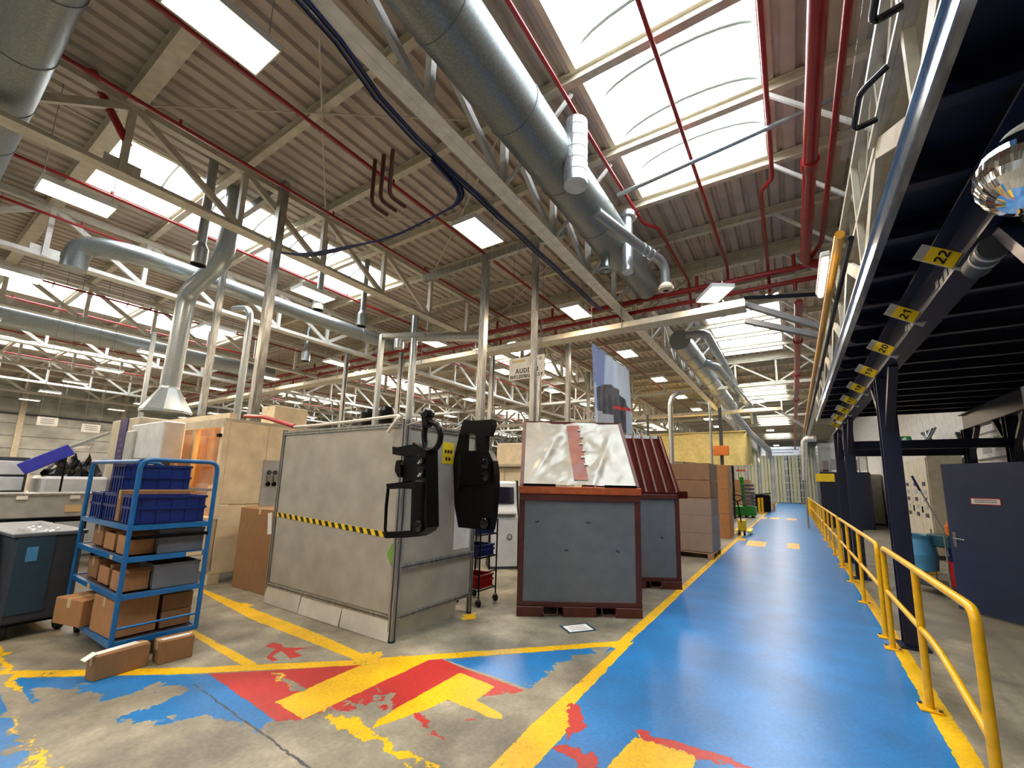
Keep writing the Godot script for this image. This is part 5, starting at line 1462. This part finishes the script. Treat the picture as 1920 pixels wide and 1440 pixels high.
func build_aisle_left() -> void:
	# small wire cart with two crates behind the booth
	var c := thing("wire_cart", "small black wire cart with castors behind the grey booth", "cart", Vector3(-3.84, 0, -4.86))
	for x in [-0.19, 0.19]:
		for z in [-0.19, 0.19]:
			tube(c, "upright", [Vector3(x, 0.1, z), Vector3(x, 1.12, z)], 0.011, "black", 8)
			put(c, "castor", lathe([[0.0, -0.015], [0.04, -0.015], [0.05, 0.0], [0.04, 0.015], [0.0, 0.015]], 12), "rubber", Vector3(x, 0.05, z), Basis(Vector3.RIGHT, PI / 2))
			box(c, "castor_fork", Vector3(x, 0.09, z), Vector3(0.03, 0.03, 0.04), "alu")
	for y in [0.2, 0.62, 0.92]:
		for s in [-1, 1]:
			tube(c, "shelf_wire", [Vector3(s * 0.19, y, -0.19), Vector3(s * 0.19, y, 0.19)], 0.009, "black", 6)
			tube(c, "shelf_wire", [Vector3(-0.19, y, s * 0.19), Vector3(0.19, y, s * 0.19)], 0.009, "black", 6)
		for k in 6: tube(c, "shelf_wire", [Vector3(-0.15 + k * 0.06, y, -0.19), Vector3(-0.15 + k * 0.06, y, 0.19)], 0.004, "black", 5)
	for s in [-1, 1]: tube(c, "guard_wire", [Vector3(0.19, 0.42, -0.19), Vector3(0.19, 0.42, 0.19)], 0.008, "black", 6)
	crate("red plastic crate on the lowest shelf of the wire cart", Vector3(-3.84, 0.212, -4.86), Vector3(0.34, 0.17, 0.34), "cratered")
	crate("blue plastic crate on the middle shelf of the wire cart", Vector3(-3.84, 0.632, -4.86), Vector3(0.34, 0.15, 0.34), "crateblue")
	crate("blue plastic crate on the top shelf of the wire cart", Vector3(-3.84, 0.932, -4.86), Vector3(0.34, 0.13, 0.34), "crateblue")
	# white terminal kiosk
	var k := thing("terminal_kiosk", "white and black standing terminal kiosk with screen beyond the wire cart", "kiosk", Vector3(-5.0, 0, -7.1), 0.75)
	put(k, "body", prism([Vector2(-0.28, 0.05), Vector2(0.28, 0.05), Vector2(0.24, 0.95), Vector2(0.10, 1.15), Vector2(-0.06, 1.62), Vector2(-0.26, 1.66)], 0.52), "whitegrey", Vector3.ZERO, Basis(Vector3.UP, -PI / 2))
	for s in [-1, 1]: put(k, "side_fin", prism([Vector2(-0.3, 0.0), Vector2(0.3, 0.0), Vector2(0.2, 0.6), Vector2(0.14, 1.1), Vector2(-0.02, 1.68), Vector2(-0.12, 1.68), Vector2(0.02, 1.1), Vector2(0.06, 0.6)], 0.03), "black", Vector3(s * 0.275, 0, 0), Basis(Vector3.UP, -PI / 2))
	box(k, "plinth", Vector3(0, 0.05, 0), Vector3(0.5, 0.1, 0.55), "greydark")
	box(k, "kiosk_screen", Vector3(0, 1.38, 0.045), Vector3(0.4, 0.34, 0.02), "screen", Basis(Vector3.RIGHT, -0.33))
	box(k, "keyboard_tray", Vector3(0, 1.05, 0.2), Vector3(0.46, 0.02, 0.2), "machgrey", Basis(Vector3.RIGHT, 0.2))
	put(k, "emblem", lathe([[0.05, 0.0], [0.055, 0.004], [0.04, 0.006], [0.035, 0.0]], 16), "cablegrey", Vector3(0.1, 0.6, 0.27), Basis(Vector3.RIGHT, PI / 2))
	# cream machine behind
	var m := thing("test_machine", "cream test machine with cluttered top behind the black car panel", "machine", Vector3(-6.3, 0, -8.9))
	box(m, "base", Vector3(0, 0.55, 0), Vector3(3.4, 1.1, 1.4), "machgrey", Basis.IDENTITY, 0.02)
	box(m, "cabinet", Vector3(0, 1.55, 0), Vector3(3.4, 0.9, 1.3), "cream", Basis.IDENTITY, 0.02)
	box(m, "top_shelf", Vector3(0, 2.03, 0.05), Vector3(3.5, 0.06, 1.45), "creamgrey")
	box(m, "top_box", Vector3(0.6, 2.33, -0.1), Vector3(1.3, 0.55, 0.7), "cream", Basis.IDENTITY, 0.015)
	for j in 6: box(m, "fitting", Vector3(1.35 + 0.06 * (j % 2), 2.1 + 0.09 * j, 0.1), Vector3(0.14, 0.06, 0.12), "greydark")
	box(m, "door_line", Vector3(0.5, 1.55, 0.655), Vector3(0.01, 0.86, 0.006), "creamgrey")
	box(m, "grey_door", Vector3(1.2, 1.15, 0.70), Vector3(0.6, 0.8, 0.02), "machgrey")
	# wrapped stack of cardboard sheets on a pallet
	var s := thing("cardboard_stack", "tall film wrapped stack of flat brown cardboard on a pallet", "cardboard stack", Vector3(-2.52, 0, -11.3))
	pallet(s, Vector3.ZERO, 1.75, 1.2)
	for j in 5:
		box(s, "bundle", Vector3(0.004 * (j % 2), 0.15 + 0.204 + 0.41 * j, 0), Vector3(1.72, 0.402, 1.16), "cardgrey", Basis(Vector3.UP, 0.006 * (j % 3 - 1)), 0.008)
	var wrap := box(s, "stretch_film", Vector3(0, 0.75, 0), Vector3(1.75, 1.2, 1.19), "filmwrap")
	wrap.set_meta("label", "clear film around the lower bundles")
	# stack of three cartons by the pallet truck
	for j in 3:
		carton("%s of three large cartons stacked behind the film wrapped cardboard" % ["lowest", "middle", "top"][j], Vector3(-2.3, 0.0 + 0.79 * j, -15.8), Vector3(0.95, 0.78, 1.1), 0.01 * j, "card")
	# pallet truck
	var p := thing("pallet_truck", "yellow and black hand pallet truck parked against the cartons", "pallet truck", Vector3(-1.62, 0, -16.75), 0.0)
	tube(p, "tiller", rounded([Vector3(0, 0.3, 0), Vector3(-0.05, 0.9, 0.15), Vector3(-0.08, 1.15, 0.25)], 0.2, 3), 0.022, "black", 8)
	tube(p, "handle_loop", rounded([Vector3(-0.08, 1.15, 0.25), Vector3(-0.3, 1.3, 0.28), Vector3(-0.08, 1.4, 0.32), Vector3(0.16, 1.3, 0.28), Vector3(-0.08, 1.15, 0.25)], 0.1, 3), 0.018, "black", 8)
	box(p, "pump_body", Vector3(0, 0.32, -0.05), Vector3(0.26, 0.4, 0.2), "signyellow", Basis.IDENTITY, 0.03)
	for e in [-1, 1]:
		box(p, "fork", Vector3(e * 0.19, 0.12, -0.65), Vector3(0.15, 0.05, 1.1), "signyellow", Basis.IDENTITY, 0.01)
		put(p, "wheel", lathe([[0.0, -0.03], [0.09, -0.03], [0.09, 0.03], [0.0, 0.03]], 14), "rubber", Vector3(e * 0.08, 0.09, 0.1), Basis(Vector3.BACK, PI / 2))

# ---------------------------------------------------------------- under and beside the platform
func build_right_side() -> void:
	# acrylic guard with black handles at the platform fence
	var g := thing("acrylic_guard", "clear acrylic sheet with two black bow handles at the platform edge", "guard", Vector3(0.5, 0, 0))
	box(g, "sheet", Vector3(0.035, 4.03, -1.6), Vector3(0.19, 0.006, 3.8), "acrylic", Basis(Vector3.BACK, 0.15))
	for z in [-2.95, -2.2]:
		tube(g, "bow_handle", rounded([Vector3(0.10, 4.0, z + 0.20), Vector3(-0.02, 3.96, z + 0.12), Vector3(-0.02, 3.96, z - 0.19), Vector3(0.10, 3.97, z - 0.17)], 0.05, 4), 0.018, "blackgloss", 10)
	bar(g, "clamp_rail", Vector3(0.12, 4.05, 0.3), Vector3(0.12, 4.05, -3.5), 0.03, 0.03, "steel")
	# dome mirror under the beam
	var d := thing("dome_mirror", "silvery convex safety dome mirror hanging under the navy beam", "mirror", Vector3(0.80, 2.80, -2.1))
	var prof := []
	for i in 13:
		var a := PI / 2 * i / 12.0
		prof.append([0.15 * sin(a * 1.55), 0.0 - 0.15 * cos(a * 1.55)])
	put(d, "dome", lathe(prof, 32), "mirror_m", Vector3.ZERO, Basis(Vector3.RIGHT, -0.3) * Basis(Vector3.BACK, -0.4))
	put(d, "rim", lathe([[0.10, 0.11], [0.115, 0.12], [0.115, 0.135], [0.0, 0.14]], 32), "machgrey", Vector3.ZERO, Basis(Vector3.RIGHT, -0.3) * Basis(Vector3.BACK, -0.4))
	tube(d, "bracket", [Vector3(0.0, 0.1, 0), Vector3(0.1, 0.14, 0), Vector3(0.16, 0.17, 0)], 0.02, "greydark", 8)
	var sp := thing("beam_lamp_can", "brown cylindrical can with pale slots under the navy beam", "fitting", Vector3(0.93, 2.87, -3.0))
	tube(sp, "can", [Vector3(0, 0, -0.12), Vector3(0, 0, 0.12)], 0.06, "greydark", 16)
	for e in [0.0, 0.08]: tube(sp, "slot_ring", [Vector3(0, 0, e), Vector3(0, 0, e + 0.02)], 0.063, "machgrey", 16)
	# electrical cabinets against the white wall
	for q in [[-14.4, 2.8, 2.55, "near"], [-26.0, 2.6, 2.4, "far"]]:
		var c := thing("electrical_cabinet", "tall beige electrical cabinet with switches against the white wall, %s" % ["behind the cleaning cart" if q[3] == "near" else "behind the second navy column"][0], "cabinet", Vector3(3.2, 0, q[0] - q[1] / 2))
		box(c, "plinth", Vector3(0, 0.05, 0), Vector3(0.66, 0.1, q[1]), "greydark")
		box(c, "body", Vector3(0.02, q[2] / 2 + 0.05, 0), Vector3(0.66, q[2] - 0.1, q[1]), "cabinet", Basis.IDENTITY, 0.01)
		for k in 3:
			var dr := box(c, "door", Vector3(-0.32, q[2] / 2 + 0.05, -q[1] / 3 + k * q[1] / 3), Vector3(0.03, q[2] - 0.2, q[1] / 3 - 0.03), "cabinet", Basis.IDENTITY, 0.008)
			dr.set_meta("label", "beige steel door")
			box(dr, "handle", Vector3(-0.025, -0.15, -0.3), Vector3(0.03, 0.16, 0.04), "black")
			for j in 5: box(dr, "switch_plate", Vector3(-0.02, q[2] * 0.22 - 0.05 - j * 0.2, 0.08), Vector3(0.012, 0.1, 0.28), "machgrey" if j % 2 else "greydark")
	var cb := thing("cable_clutter", "tangle of grey cables and pipes on top of the near cabinet", "cables", Vector3(3.2, 2.585, -15.5))
	for k in 9: tube(cb, "cable", rounded([Vector3(-0.2 + 0.05 * k, 0, 0.9 - 0.2 * k), Vector3(-0.3 + 0.06 * k, 0.25 + 0.03 * (k % 3), 0.7 - 0.15 * k), Vector3(-0.1 + 0.04 * k, 0.3 + 0.08 * (k % 4), 0.2 - 0.1 * k), Vector3(0.1, 0.75, -0.2 * k + 0.4)], 0.15, 4), 0.03, ["cablegrey", "cable", "galv"][k % 3], 6)
	# wall fittings
	var wb := thing("wall_board", "framed white planning board on the white wall above the blue door", "board", Vector3(3.58, 2.64, -12.45))
	box(wb, "sheet", Vector3(0, 0, 0), Vector3(0.02, 0.52, 2.1), "paper")
	for s in [-1, 1]:
		box(wb, "frame", Vector3(-0.01, s * 0.27, 0), Vector3(0.03, 0.03, 2.14), "cablegrey")
		box(wb, "frame", Vector3(-0.01, 0, s * 1.06), Vector3(0.03, 0.55, 0.03), "cablegrey")
	for q in [[0.08, 0.3, "greennote"], [-0.08, 0.3, "machgrey"], [0.1, -0.35, "tape"], [-0.1, -0.4, "machgrey"]]: box(wb, "pinned_sheet", Vector3(-0.013, q[0], q[1]), Vector3(0.004, 0.13, 0.5), q[2])
	var ex := thing("exit_sign", "green emergency exit sign with running figure and arrow", "sign", Vector3(3.27, 3.4, -19.5))
	box(ex, "plate", Vector3.ZERO, Vector3(0.62, 0.3, 0.03), "exitgreen", Basis.IDENTITY, 0.005)
	put(ex, "arrow", prism([Vector2(-0.03, 0.1), Vector2(0.03, 0.1), Vector2(0.03, 0.0), Vector2(0.08, 0.0), Vector2(0, -0.1), Vector2(-0.08, 0.0), Vector2(-0.03, 0.0)], 0.004), "paper", Vector3(-0.15, 0, 0.018))
	put(ex, "figure", prism([Vector2(0.0, 0.1), Vector2(0.05, 0.1), Vector2(0.05, 0.03), Vector2(0.13, 0.0), Vector2(0.05, -0.02), Vector2(0.1, -0.1), Vector2(0.03, -0.05), Vector2(-0.05, -0.1), Vector2(-0.01, 0.0), Vector2(-0.08, 0.02)], 0.004), "paper", Vector3(0.14, 0, 0.018))
	box(ex, "wall_bracket", Vector3(0.32, 0, -0.02), Vector3(0.03, 0.2, 0.03), "black")
	# blue door leaf standing open
	var a := Vector3(1.88, 0, -8.57)
	var b := Vector3(2.50, 0, -7.84)
	var dl := thing("door_1", "dark blue steel door leaf standing open with notice strip and lever handle", "door", (a + b) / 2, atan2(-(b.z - a.z), b.x - a.x), "", "structure")
	var w := a.distance_to(b)
	var lf := box(dl, "leaf", Vector3(0, 1.04, 0), Vector3(w, 2.02, 0.045), "doorblue", Basis.IDENTITY, 0.006)
	box(lf, "notice_strip", Vector3(0.02, 0.49, 0.025), Vector3(0.34, 0.09, 0.004), "redpaint")
	box(lf, "notice_paper", Vector3(0.02, 0.49, 0.028), Vector3(0.32, 0.07, 0.004), "paper")
	for k in 2: box(lf, "print_line", Vector3(0.02, 0.505 - k * 0.025, 0.0305), Vector3(0.26, 0.008, 0.002), "ink")
	tube(dl, "lever_handle", rounded([Vector3(-w / 2 + 0.07, 1.0, 0.02), Vector3(-w / 2 + 0.07, 1.0, 0.07), Vector3(-w / 2 + 0.22, 0.99, 0.07)], 0.02, 3), 0.010, "silver", 8)
	box(lf, "handle_plate", Vector3(-w / 2 + 0.07, -0.06, 0.025), Vector3(0.045, 0.2, 0.006), "silver")
	var wp := thing("door_2", "white partition wall with the blue door's frame", "partition", Vector3.ZERO, 0, "", "structure")
	box(wp, "partition", Vector3(3.08, 1.5, -7.78), Vector3(1.04, 3.0, 0.08), "wallwhite")
	box(wp, "door_post", Vector3(2.54, 1.1, -7.79), Vector3(0.06, 2.2, 0.12), "doorblue")
	# cleaning cart
	var cc := thing("cleaning_cart", "cleaning cart with blue bag, red bucket and tilted mop by the blue door", "cart", Vector3(1.98, 0, -9.75), 0.6)
	for x in [-0.25, 0.25]:
		for z in [-0.35, 0.35]:
			tube(cc, "upright", [Vector3(x, 0.1, z), Vector3(x, 1.0, z)], 0.012, "alu", 8)
			put(cc, "castor", lathe([[0.0, -0.02], [0.05, -0.02], [0.05, 0.02], [0.0, 0.02]], 12), "rubber", Vector3(x, 0.05, z), Basis(Vector3.RIGHT, PI / 2))
	box(cc, "tray", Vector3(0, 0.14, 0), Vector3(0.55, 0.04, 0.8), "greydark", Basis.IDENTITY, 0.01)
	put(cc, "red_bucket", bucket(0.15, 0.12, 0.36), "cratered", Vector3(0.1, 0.16, 0.2))
	put(cc, "blue_bucket", bucket(0.12, 0.10, 0.22), "crateblue", Vector3(0.1, 0.55, 0.2))
	box(cc, "teal_bin", Vector3(0.08, 0.85, 0.1), Vector3(0.4, 0.2, 0.4), "teal", Basis.IDENTITY, 0.02)
	put(cc, "blue_bag", lathe([[0.05, 0.0], [0.2, 0.05], [0.22, 0.3], [0.19, 0.55], [0.23, 0.62]], 14), "bagblue", Vector3(-0.12, 0.3, -0.2))
	put(cc, "orange_bottle", lathe([[0.05, 0.0], [0.05, 0.14], [0.02, 0.18], [0.02, 0.22], [0.0, 0.22]], 12), "orange", Vector3(0.05, 0.95, 0.15))
	put(cc, "black_bottle", lathe([[0.05, 0.0], [0.05, 0.14], [0.02, 0.18], [0.02, 0.22], [0.0, 0.22]], 12), "black", Vector3(0.17, 0.95, 0.1))
	tube(cc, "mop_stick", [Vector3(0.1, 0.4, 0.3), Vector3(-0.42, 1.9, 0.1)], 0.013, "machgrey", 8)
	tube(cc, "mop_grip", [Vector3(-0.34, 1.66, 0.13), Vector3(-0.42, 1.9, 0.1)], 0.018, "purple", 8)
	# extinguisher on a yellow block
	var fe := thing("fire_extinguisher", "red fire extinguisher standing on a yellow block by the column", "extinguisher", Vector3(2.0, 0, -12.0))
	box(fe, "yellow_block", Vector3(0.12, 0.12, 0), Vector3(0.5, 0.24, 0.3), "signyellow", Basis.IDENTITY, 0.02)
	put(fe, "cylinder", lathe([[0.0, 0.24], [0.085, 0.24], [0.09, 0.26], [0.09, 0.68], [0.06, 0.76], [0.03, 0.78], [0.03, 0.84], [0.0, 0.84]], 18), "redpaint")
	box(fe, "valve", Vector3(0, 0.86, 0), Vector3(0.05, 0.05, 0.1), "black")
	tube(fe, "hose", rounded([Vector3(0, 0.84, 0.03), Vector3(-0.1, 0.8, 0.05), Vector3(-0.11, 0.45, 0.04)], 0.05, 4), 0.012, "black", 8)
	box(fe, "paper_band", Vector3(0, 0.5, 0.09), Vector3(0.09, 0.12, 0.004), "paper")

func bucket(r1: float, r0: float, h: float) -> ArrayMesh:
	return lathe([[0.0, 0.0], [r0, 0.0], [r1, h], [r1 + 0.012, h], [r1 + 0.012, h + 0.02], [r1 - 0.006, h + 0.02], [r0 - 0.01, 0.02], [0.0, 0.02]], 20)

# ---------------------------------------------------------------- far end
func build_far() -> void:
	# yellow covered block
	var y := thing("tarp_covered_rack", "tall rack draped with a yellow tarpaulin with creases", "rack", Vector3(-4.2, 0, -23.5))
	var st := SurfaceTool.new()
	st.begin(Mesh.PRIMITIVE_TRIANGLES)
	for j in 8:
		for i in 60:
			for q in [[0, 0], [1, 1], [1, 0], [0, 0], [0, 1], [1, 1]]:
				var u: float = (i + q[0]) / 60.0
				var v: float = (j + q[1]) / 8.0
				var per := u * 8.6 # front then right side
				var p := Vector3(-2.5 + minf(per, 4.9), 0, 1.5 - maxf(per - 4.9, 0.0))
				var fold := 0.05 * sin(u * 70.0 + v * 5.0) * (1.0 - v) + 0.05 * sin(u * 23.0)
				if per < 4.9: p.z += fold
				else: p.x += fold
				p.y = lerpf(2.75 + 0.1 * sin(u * 9.0), 4.25, v)
				st.add_vertex(p)
	st.index()
	st.generate_normals()
	put(y, "tarpaulin_front", st.commit(), "tarp")
	put(y, "tarpaulin_top", prism([Vector2(-2.5, -1.6), Vector2(2.45, -1.6), Vector2(2.45, 1.55), Vector2(0.0, 1.6), Vector2(-2.5, 1.55)], 0.04), "tarp", Vector3(0, 4.25, 0), Basis(Vector3.RIGHT, -PI / 2))
	for x in [-2.4, -0.4, 1.5]:
		for z in [-1.4, 1.3]: bar(y, "upright", Vector3(x, 0, z), Vector3(x, 4.2, z), 0.1, 0.1, "greydark")
	for yy in [0.9, 1.8, 2.7]: box(y, "shelf", Vector3(-0.45, yy, 0), Vector3(3.9, 0.06, 2.8), "greydark")
	for k in 4: carton("brown carton %s on the tarpaulin rack's %s shelf" % [["at the aisle end", "one place in"][k % 2], ["first", "second"][k / 2]], Vector3(-3.2 - 0.8 * (k % 2), 0.94 + 0.9 * (k / 2), -22.5), Vector3(0.6, 0.6, 0.6), 0.05 * k, "card", false, false, "cartons on the tarpaulin rack")
	# green stand with trays
	var g := thing("tray_stand", "bright green steel stand carrying grey trays beside the aisle", "stand", Vector3(-2.5, 0, -27.0))
	box(g, "base", Vector3(0, 0.35, 0), Vector3(1.3, 0.5, 1.2), "green", Basis.IDENTITY, 0.03)
	for x in [-0.55, 0.1]: bar(g, "mast", Vector3(x, 0.5, 0.1), Vector3(x - 0.1, 2.2, 0.0), 0.16, 0.2, "green")
	for k in 6: box(g, "tray", Vector3(0.35, 0.75 + k * 0.2, 0.2), Vector3(0.55, 0.14, 0.8), "greybox", Basis.IDENTITY, 0.01)
	for k in 4: box(g, "skid", Vector3(-0.5 + k * 0.33, 0.05, 0), Vector3(0.1, 0.1, 1.1), "black")
	# yellow bollards, black bin, pallets
	for q in [[-1.95, -31.0], [-1.8, -31.6]]:
		var b := thing("bollard", "short yellow bollard post beside the black container", "bollard", Vector3(q[0], 0, q[1]), 0, "yellow bollards")
		tube(b, "post", [Vector3(0, 0.01, 0), Vector3(0, 1.0, 0)], 0.07, "railyellow", 12)
		box(b, "foot", Vector3(0, 0.01, 0), Vector3(0.22, 0.02, 0.22), "railyellow")
	var kb := thing("waste_container", "black covered waste container behind the yellow bollards", "container", Vector3(-2.0, 0, -33.5))
	box(kb, "body", Vector3(0, 0.6, 0), Vector3(1.2, 1.1, 1.2), "black", Basis.IDENTITY, 0.06)
	box(kb, "lid", Vector3(0, 1.2, 0), Vector3(1.3, 0.12, 1.3), "greydark", Basis(Vector3.BACK, 0.12), 0.04)
	var pr := thing("pallet_pile", "pile of wooden pallets at the aisle edge beyond the black container", "pallets", Vector3(-1.7, 0, -36.0))
	for k in 4: pallet(pr, Vector3(0, 0.145 * k, 0), 0.9, 1.2)
	for k in 3: carton("%s reddish brown carton in the pile beyond the green stand" % ["lowest", "middle", "top"][k], Vector3(-2.9, 0.0 + k * 0.71, -31.0), Vector3(1.0, 0.7, 0.9), 0.1 * k, "carddark", false, false, "cartons beyond the green stand")
	# strip curtain at the end of the aisle
	var cu := thing("strip_curtain", "translucent yellowish PVC strip curtain closing the end of the aisle", "curtain", Vector3(-1.0, 0, -56.0))
	for k in 30:
		box(cu, "strip", Vector3(-5.0 + k * 0.34, 3.0, 0.05 * (k % 2)), Vector3(0.33 - 0.05 * (k % 3), 5.9, 0.01), "strip" if k % 4 else "clearsheet")
	bar(cu, "rail", Vector3(-5.3, 6.0, 0), Vector3(5.0, 6.0, 0), 0.1, 0.15, "galv")
	box(cu, "red_band", Vector3(-4.2, 3.6, 0.12), Vector3(1.0, 0.16, 0.02), "redpaint")
	var bs := thing("hanging_sign", "wide white hanging board with lettering before the strip curtain", "sign", Vector3(-0.9, 5.5, -52.0))
	box(bs, "board", Vector3.ZERO, Vector3(3.7, 0.9, 0.04), "whitegrey", Basis.IDENTITY, 0.01)
	for k in 2: box(bs, "print_line", Vector3(0, 0.15 - k * 0.3, 0.024), Vector3(3.2 - k * 1.0, 0.1, 0.004), "cablegrey")
	for s in [-1, 1]: tube(bs, "wire", [Vector3(s * 1.5, 0.45, 0), Vector3(s * 1.5, 1.66, 0)], 0.01, "cablegrey", 4)
	# white bent pipe and equipment at the platform's far end
	var wp := thing("bent_pipe", "thick white insulated pipe bending down at the platform's far end", "pipe")
	tube(wp, "pipe", rounded([Vector3(0.9, 3.75, -21.4), Vector3(0.5, 3.75, -21.6), Vector3(0.42, 2.0, -21.7)], 0.3, 5), 0.13, "foil", 14)
	tube(wp, "stand", [Vector3(0.42, 0.0, -21.7), Vector3(0.42, 2.05, -21.7)], 0.04, "galv", 8)
	var ma := thing("press_machine", "navy machine with yellow plate and clear hood past the platform", "machine", Vector3(1.9, 0, -24.5))
	box(ma, "body", Vector3(0, 1.2, 0), Vector3(1.8, 2.4, 3.0), "navy", Basis.IDENTITY, 0.04)
	box(ma, "clear_hood", Vector3(0, 3.1, 0), Vector3(1.7, 1.2, 2.6), "clearsheet")
	for k in 5: box(ma, "inner_part", Vector3(-0.6 + k * 0.3, 2.7 + 0.1 * (k % 3), 0.6 - 0.3 * k), Vector3(0.22, 0.5, 0.4), ["binrust", "alu", "greydark"][k % 3], Basis.IDENTITY, 0.02)
	for k in 4: bar(ma, "hood_post", Vector3(0.85 * (1 if k % 2 else -1), 2.4, 1.3 * (1 if k / 2 else -1)), Vector3(0.85 * (1 if k % 2 else -1), 3.7, 1.3 * (1 if k / 2 else -1)), 0.05, 0.05, "alu")
	box(ma, "yellow_plate", Vector3(-0.7, 2.15, 1.52), Vector3(0.7, 0.35, 0.03), "signyellow")

# ---------------------------------------------------------------- background workplaces
func build_clutter() -> void:
	# grey flight case bench and boxes left of the trolley
	var t := thing("long_case", "long grey lidded case on a dark table beyond the dark grey bin", "case", Vector3(-11.0, 0, -1.55))
	box(t, "case", Vector3(0, 1.08, 0), Vector3(0.8, 0.4, 1.9), "machgrey", Basis.IDENTITY, 0.02)
	box(t, "lid_edge", Vector3(0, 1.27, 0), Vector3(0.84, 0.03, 1.94), "alu")
	for k in 3: box(t, "latch", Vector3(0.41, 1.22, -0.6 + k * 0.6), Vector3(0.03, 0.06, 0.12), "paper")
	box(t, "ticket", Vector3(0.405, 1.03, -0.6), Vector3(0.004, 0.12, 0.2), "tape")
	box(t, "table", Vector3(0, 0.84, 0), Vector3(0.95, 0.05, 2.1), "black")
	for x in [-0.4, 0.4]:
		for z in [-0.95, 0.95]: bar(t, "leg", Vector3(x, 0, z), Vector3(x, 0.82, z), 0.05, 0.05, "black")
	var d := thing("drawer_tower", "pale blue grey drawer tower behind the long grey case", "drawers", Vector3(-12.6, 0, -1.45))
	box(d, "body", Vector3(0, 0.95, 0), Vector3(0.7, 1.9, 0.7), "greydark", Basis.IDENTITY, 0.01)
	for k in 6: box(d, "drawer", Vector3(0.36, 0.25 + k * 0.29, 0), Vector3(0.03, 0.25, 0.62), "whitegrey", Basis.IDENTITY, 0.008)
	var w := thing("white_cabinet", "white rounded machine cover beyond the long grey case", "machine", Vector3(-12.6, 0, -2.45))
	box(w, "body", Vector3(0, 0.78, 0), Vector3(1.0, 1.56, 0.95), "whitegrey", Basis.IDENTITY, 0.05)
	var bk := thing("black_moulding", "black car mouldings lying on the white machine cover", "car part", Vector3(-12.6, 1.56, -2.45))
	for k in 3: put(bk, "moulding", crumple(0.22, 0.35, 20 + k), "blackgloss", Vector3(0.1 * k, 0, -0.2 + k * 0.22))
	var fb := thing("tilted_sheet", "blue protective sheet propped at a slant above the white machine cover", "sheet", Vector3(-11.9, 1.66, -1.95))
	box(fb, "sheet", Vector3(0, 0.22, 0), Vector3(0.03, 0.22, 0.72), "fabricblue", Basis(Vector3.RIGHT, 0.62), 0.008)
	tube(fb, "prop", [Vector3(-0.03, -1.66, -0.25), Vector3(-0.03, 0.35, -0.25)], 0.015, "black", 6)
	# light arm
	var la := thing("lift_arm", "white slanted support arm beside the hanging boards", "arm", Vector3(-13.5, 0, -2.9))
	bar(la, "arm", Vector3(0, 2.1, 0.5), Vector3(0, 2.9, -0.7), 0.06, 0.06, "galv")
	bar(la, "post", Vector3(0, 0, -0.7), Vector3(0, 5.2, -0.7), 0.08, 0.08, "galv")
	# generic distant workplaces
	var spots := [[-17, -4, 2.0], [-20, -2.5, 1.7], [-24, -5, 2.1], [-28, -3, 1.8], [-14, -8, 2.0], [-18, -9, 2.2], [-23, -10, 1.9], [-10, -11, 2.1], [-14, -13, 2.3], [-8, -15, 2.0], [-18, -16, 2.2], [-11, -19, 2.4], [-6, -21, 2.2], [-15, -24, 2.4], [-9, -29, 2.4], [-5.5, -33, 2.5], [-12, -36, 2.5], [-31, -8, 2.0], [-26, -16, 2.2], [-6, -43, 2.5]]
	var cols := ["creamgrey", "machgrey", "cream", "greybox"]
	var cname := ["beige", "light grey", "cream", "dark grey"]
	for i in spots.size():
		var q: Array = spots[i]
		var m := thing("work_station", "distant work station with %s body and %s upper panel among the posts" % [cname[i % 4], cname[(i + 1) % 4]], "work station", Vector3(q[0], 0, q[1]), 0, "distant %s work stations" % cname[i % 4])
		var h: float = q[2]
		box(m, "body", Vector3(0, h * 0.3, 0), Vector3(2.0, h * 0.6, 1.4), cols[i % 4], Basis.IDENTITY, 0.02)
		box(m, "upper_panel", Vector3(0, h * 0.8, -0.3), Vector3(2.0, h * 0.4, 0.06), cols[(i + 1) % 4])
		for x in [-0.95, 0.95]: bar(m, "frame_post", Vector3(x, h * 0.6, 0.6), Vector3(x, h + 0.4, 0.6), 0.06, 0.06, "alu")
		bar(m, "frame_head", Vector3(-0.95, h + 0.4, 0.6), Vector3(0.95, h + 0.4, 0.6), 0.06, 0.06, "alu")
		box(m, "work_lamp", Vector3(0, h + 0.34, 0.6), Vector3(1.2, 0.05, 0.12), "lampwhite")
	# dark robots peeping over the booth
	for q in [[-8.55, -6.4, "left"], [-7.9, -6.4, "right"]]:
		var r := thing("robot_column", "black cylindrical machine head peeping over the grey booth, %s one" % ["beside the pale riser" if q[2] == "left" else "beside the round pipe"][0], "machine", Vector3(q[0], 0, q[1]))
		put(r, "head", lathe([[0.0, 2.6], [0.16, 2.6], [0.17, 2.7], [0.17, 3.2], [0.12, 3.3], [0.0, 3.3]], 16), "black")
		tube(r, "column", [Vector3(0, 0, 0), Vector3(0, 2.35, 0)], 0.1, "greydark", 12)
	var sn := thing("dark_cabinet", "low black cabinet top visible just above the grey booth", "cabinet", Vector3(-9.0, 0, -7.6))
	box(sn, "body", Vector3(0, 1.35, 0), Vector3(1.6, 2.7, 0.8), "black", Basis.IDENTITY, 0.02)
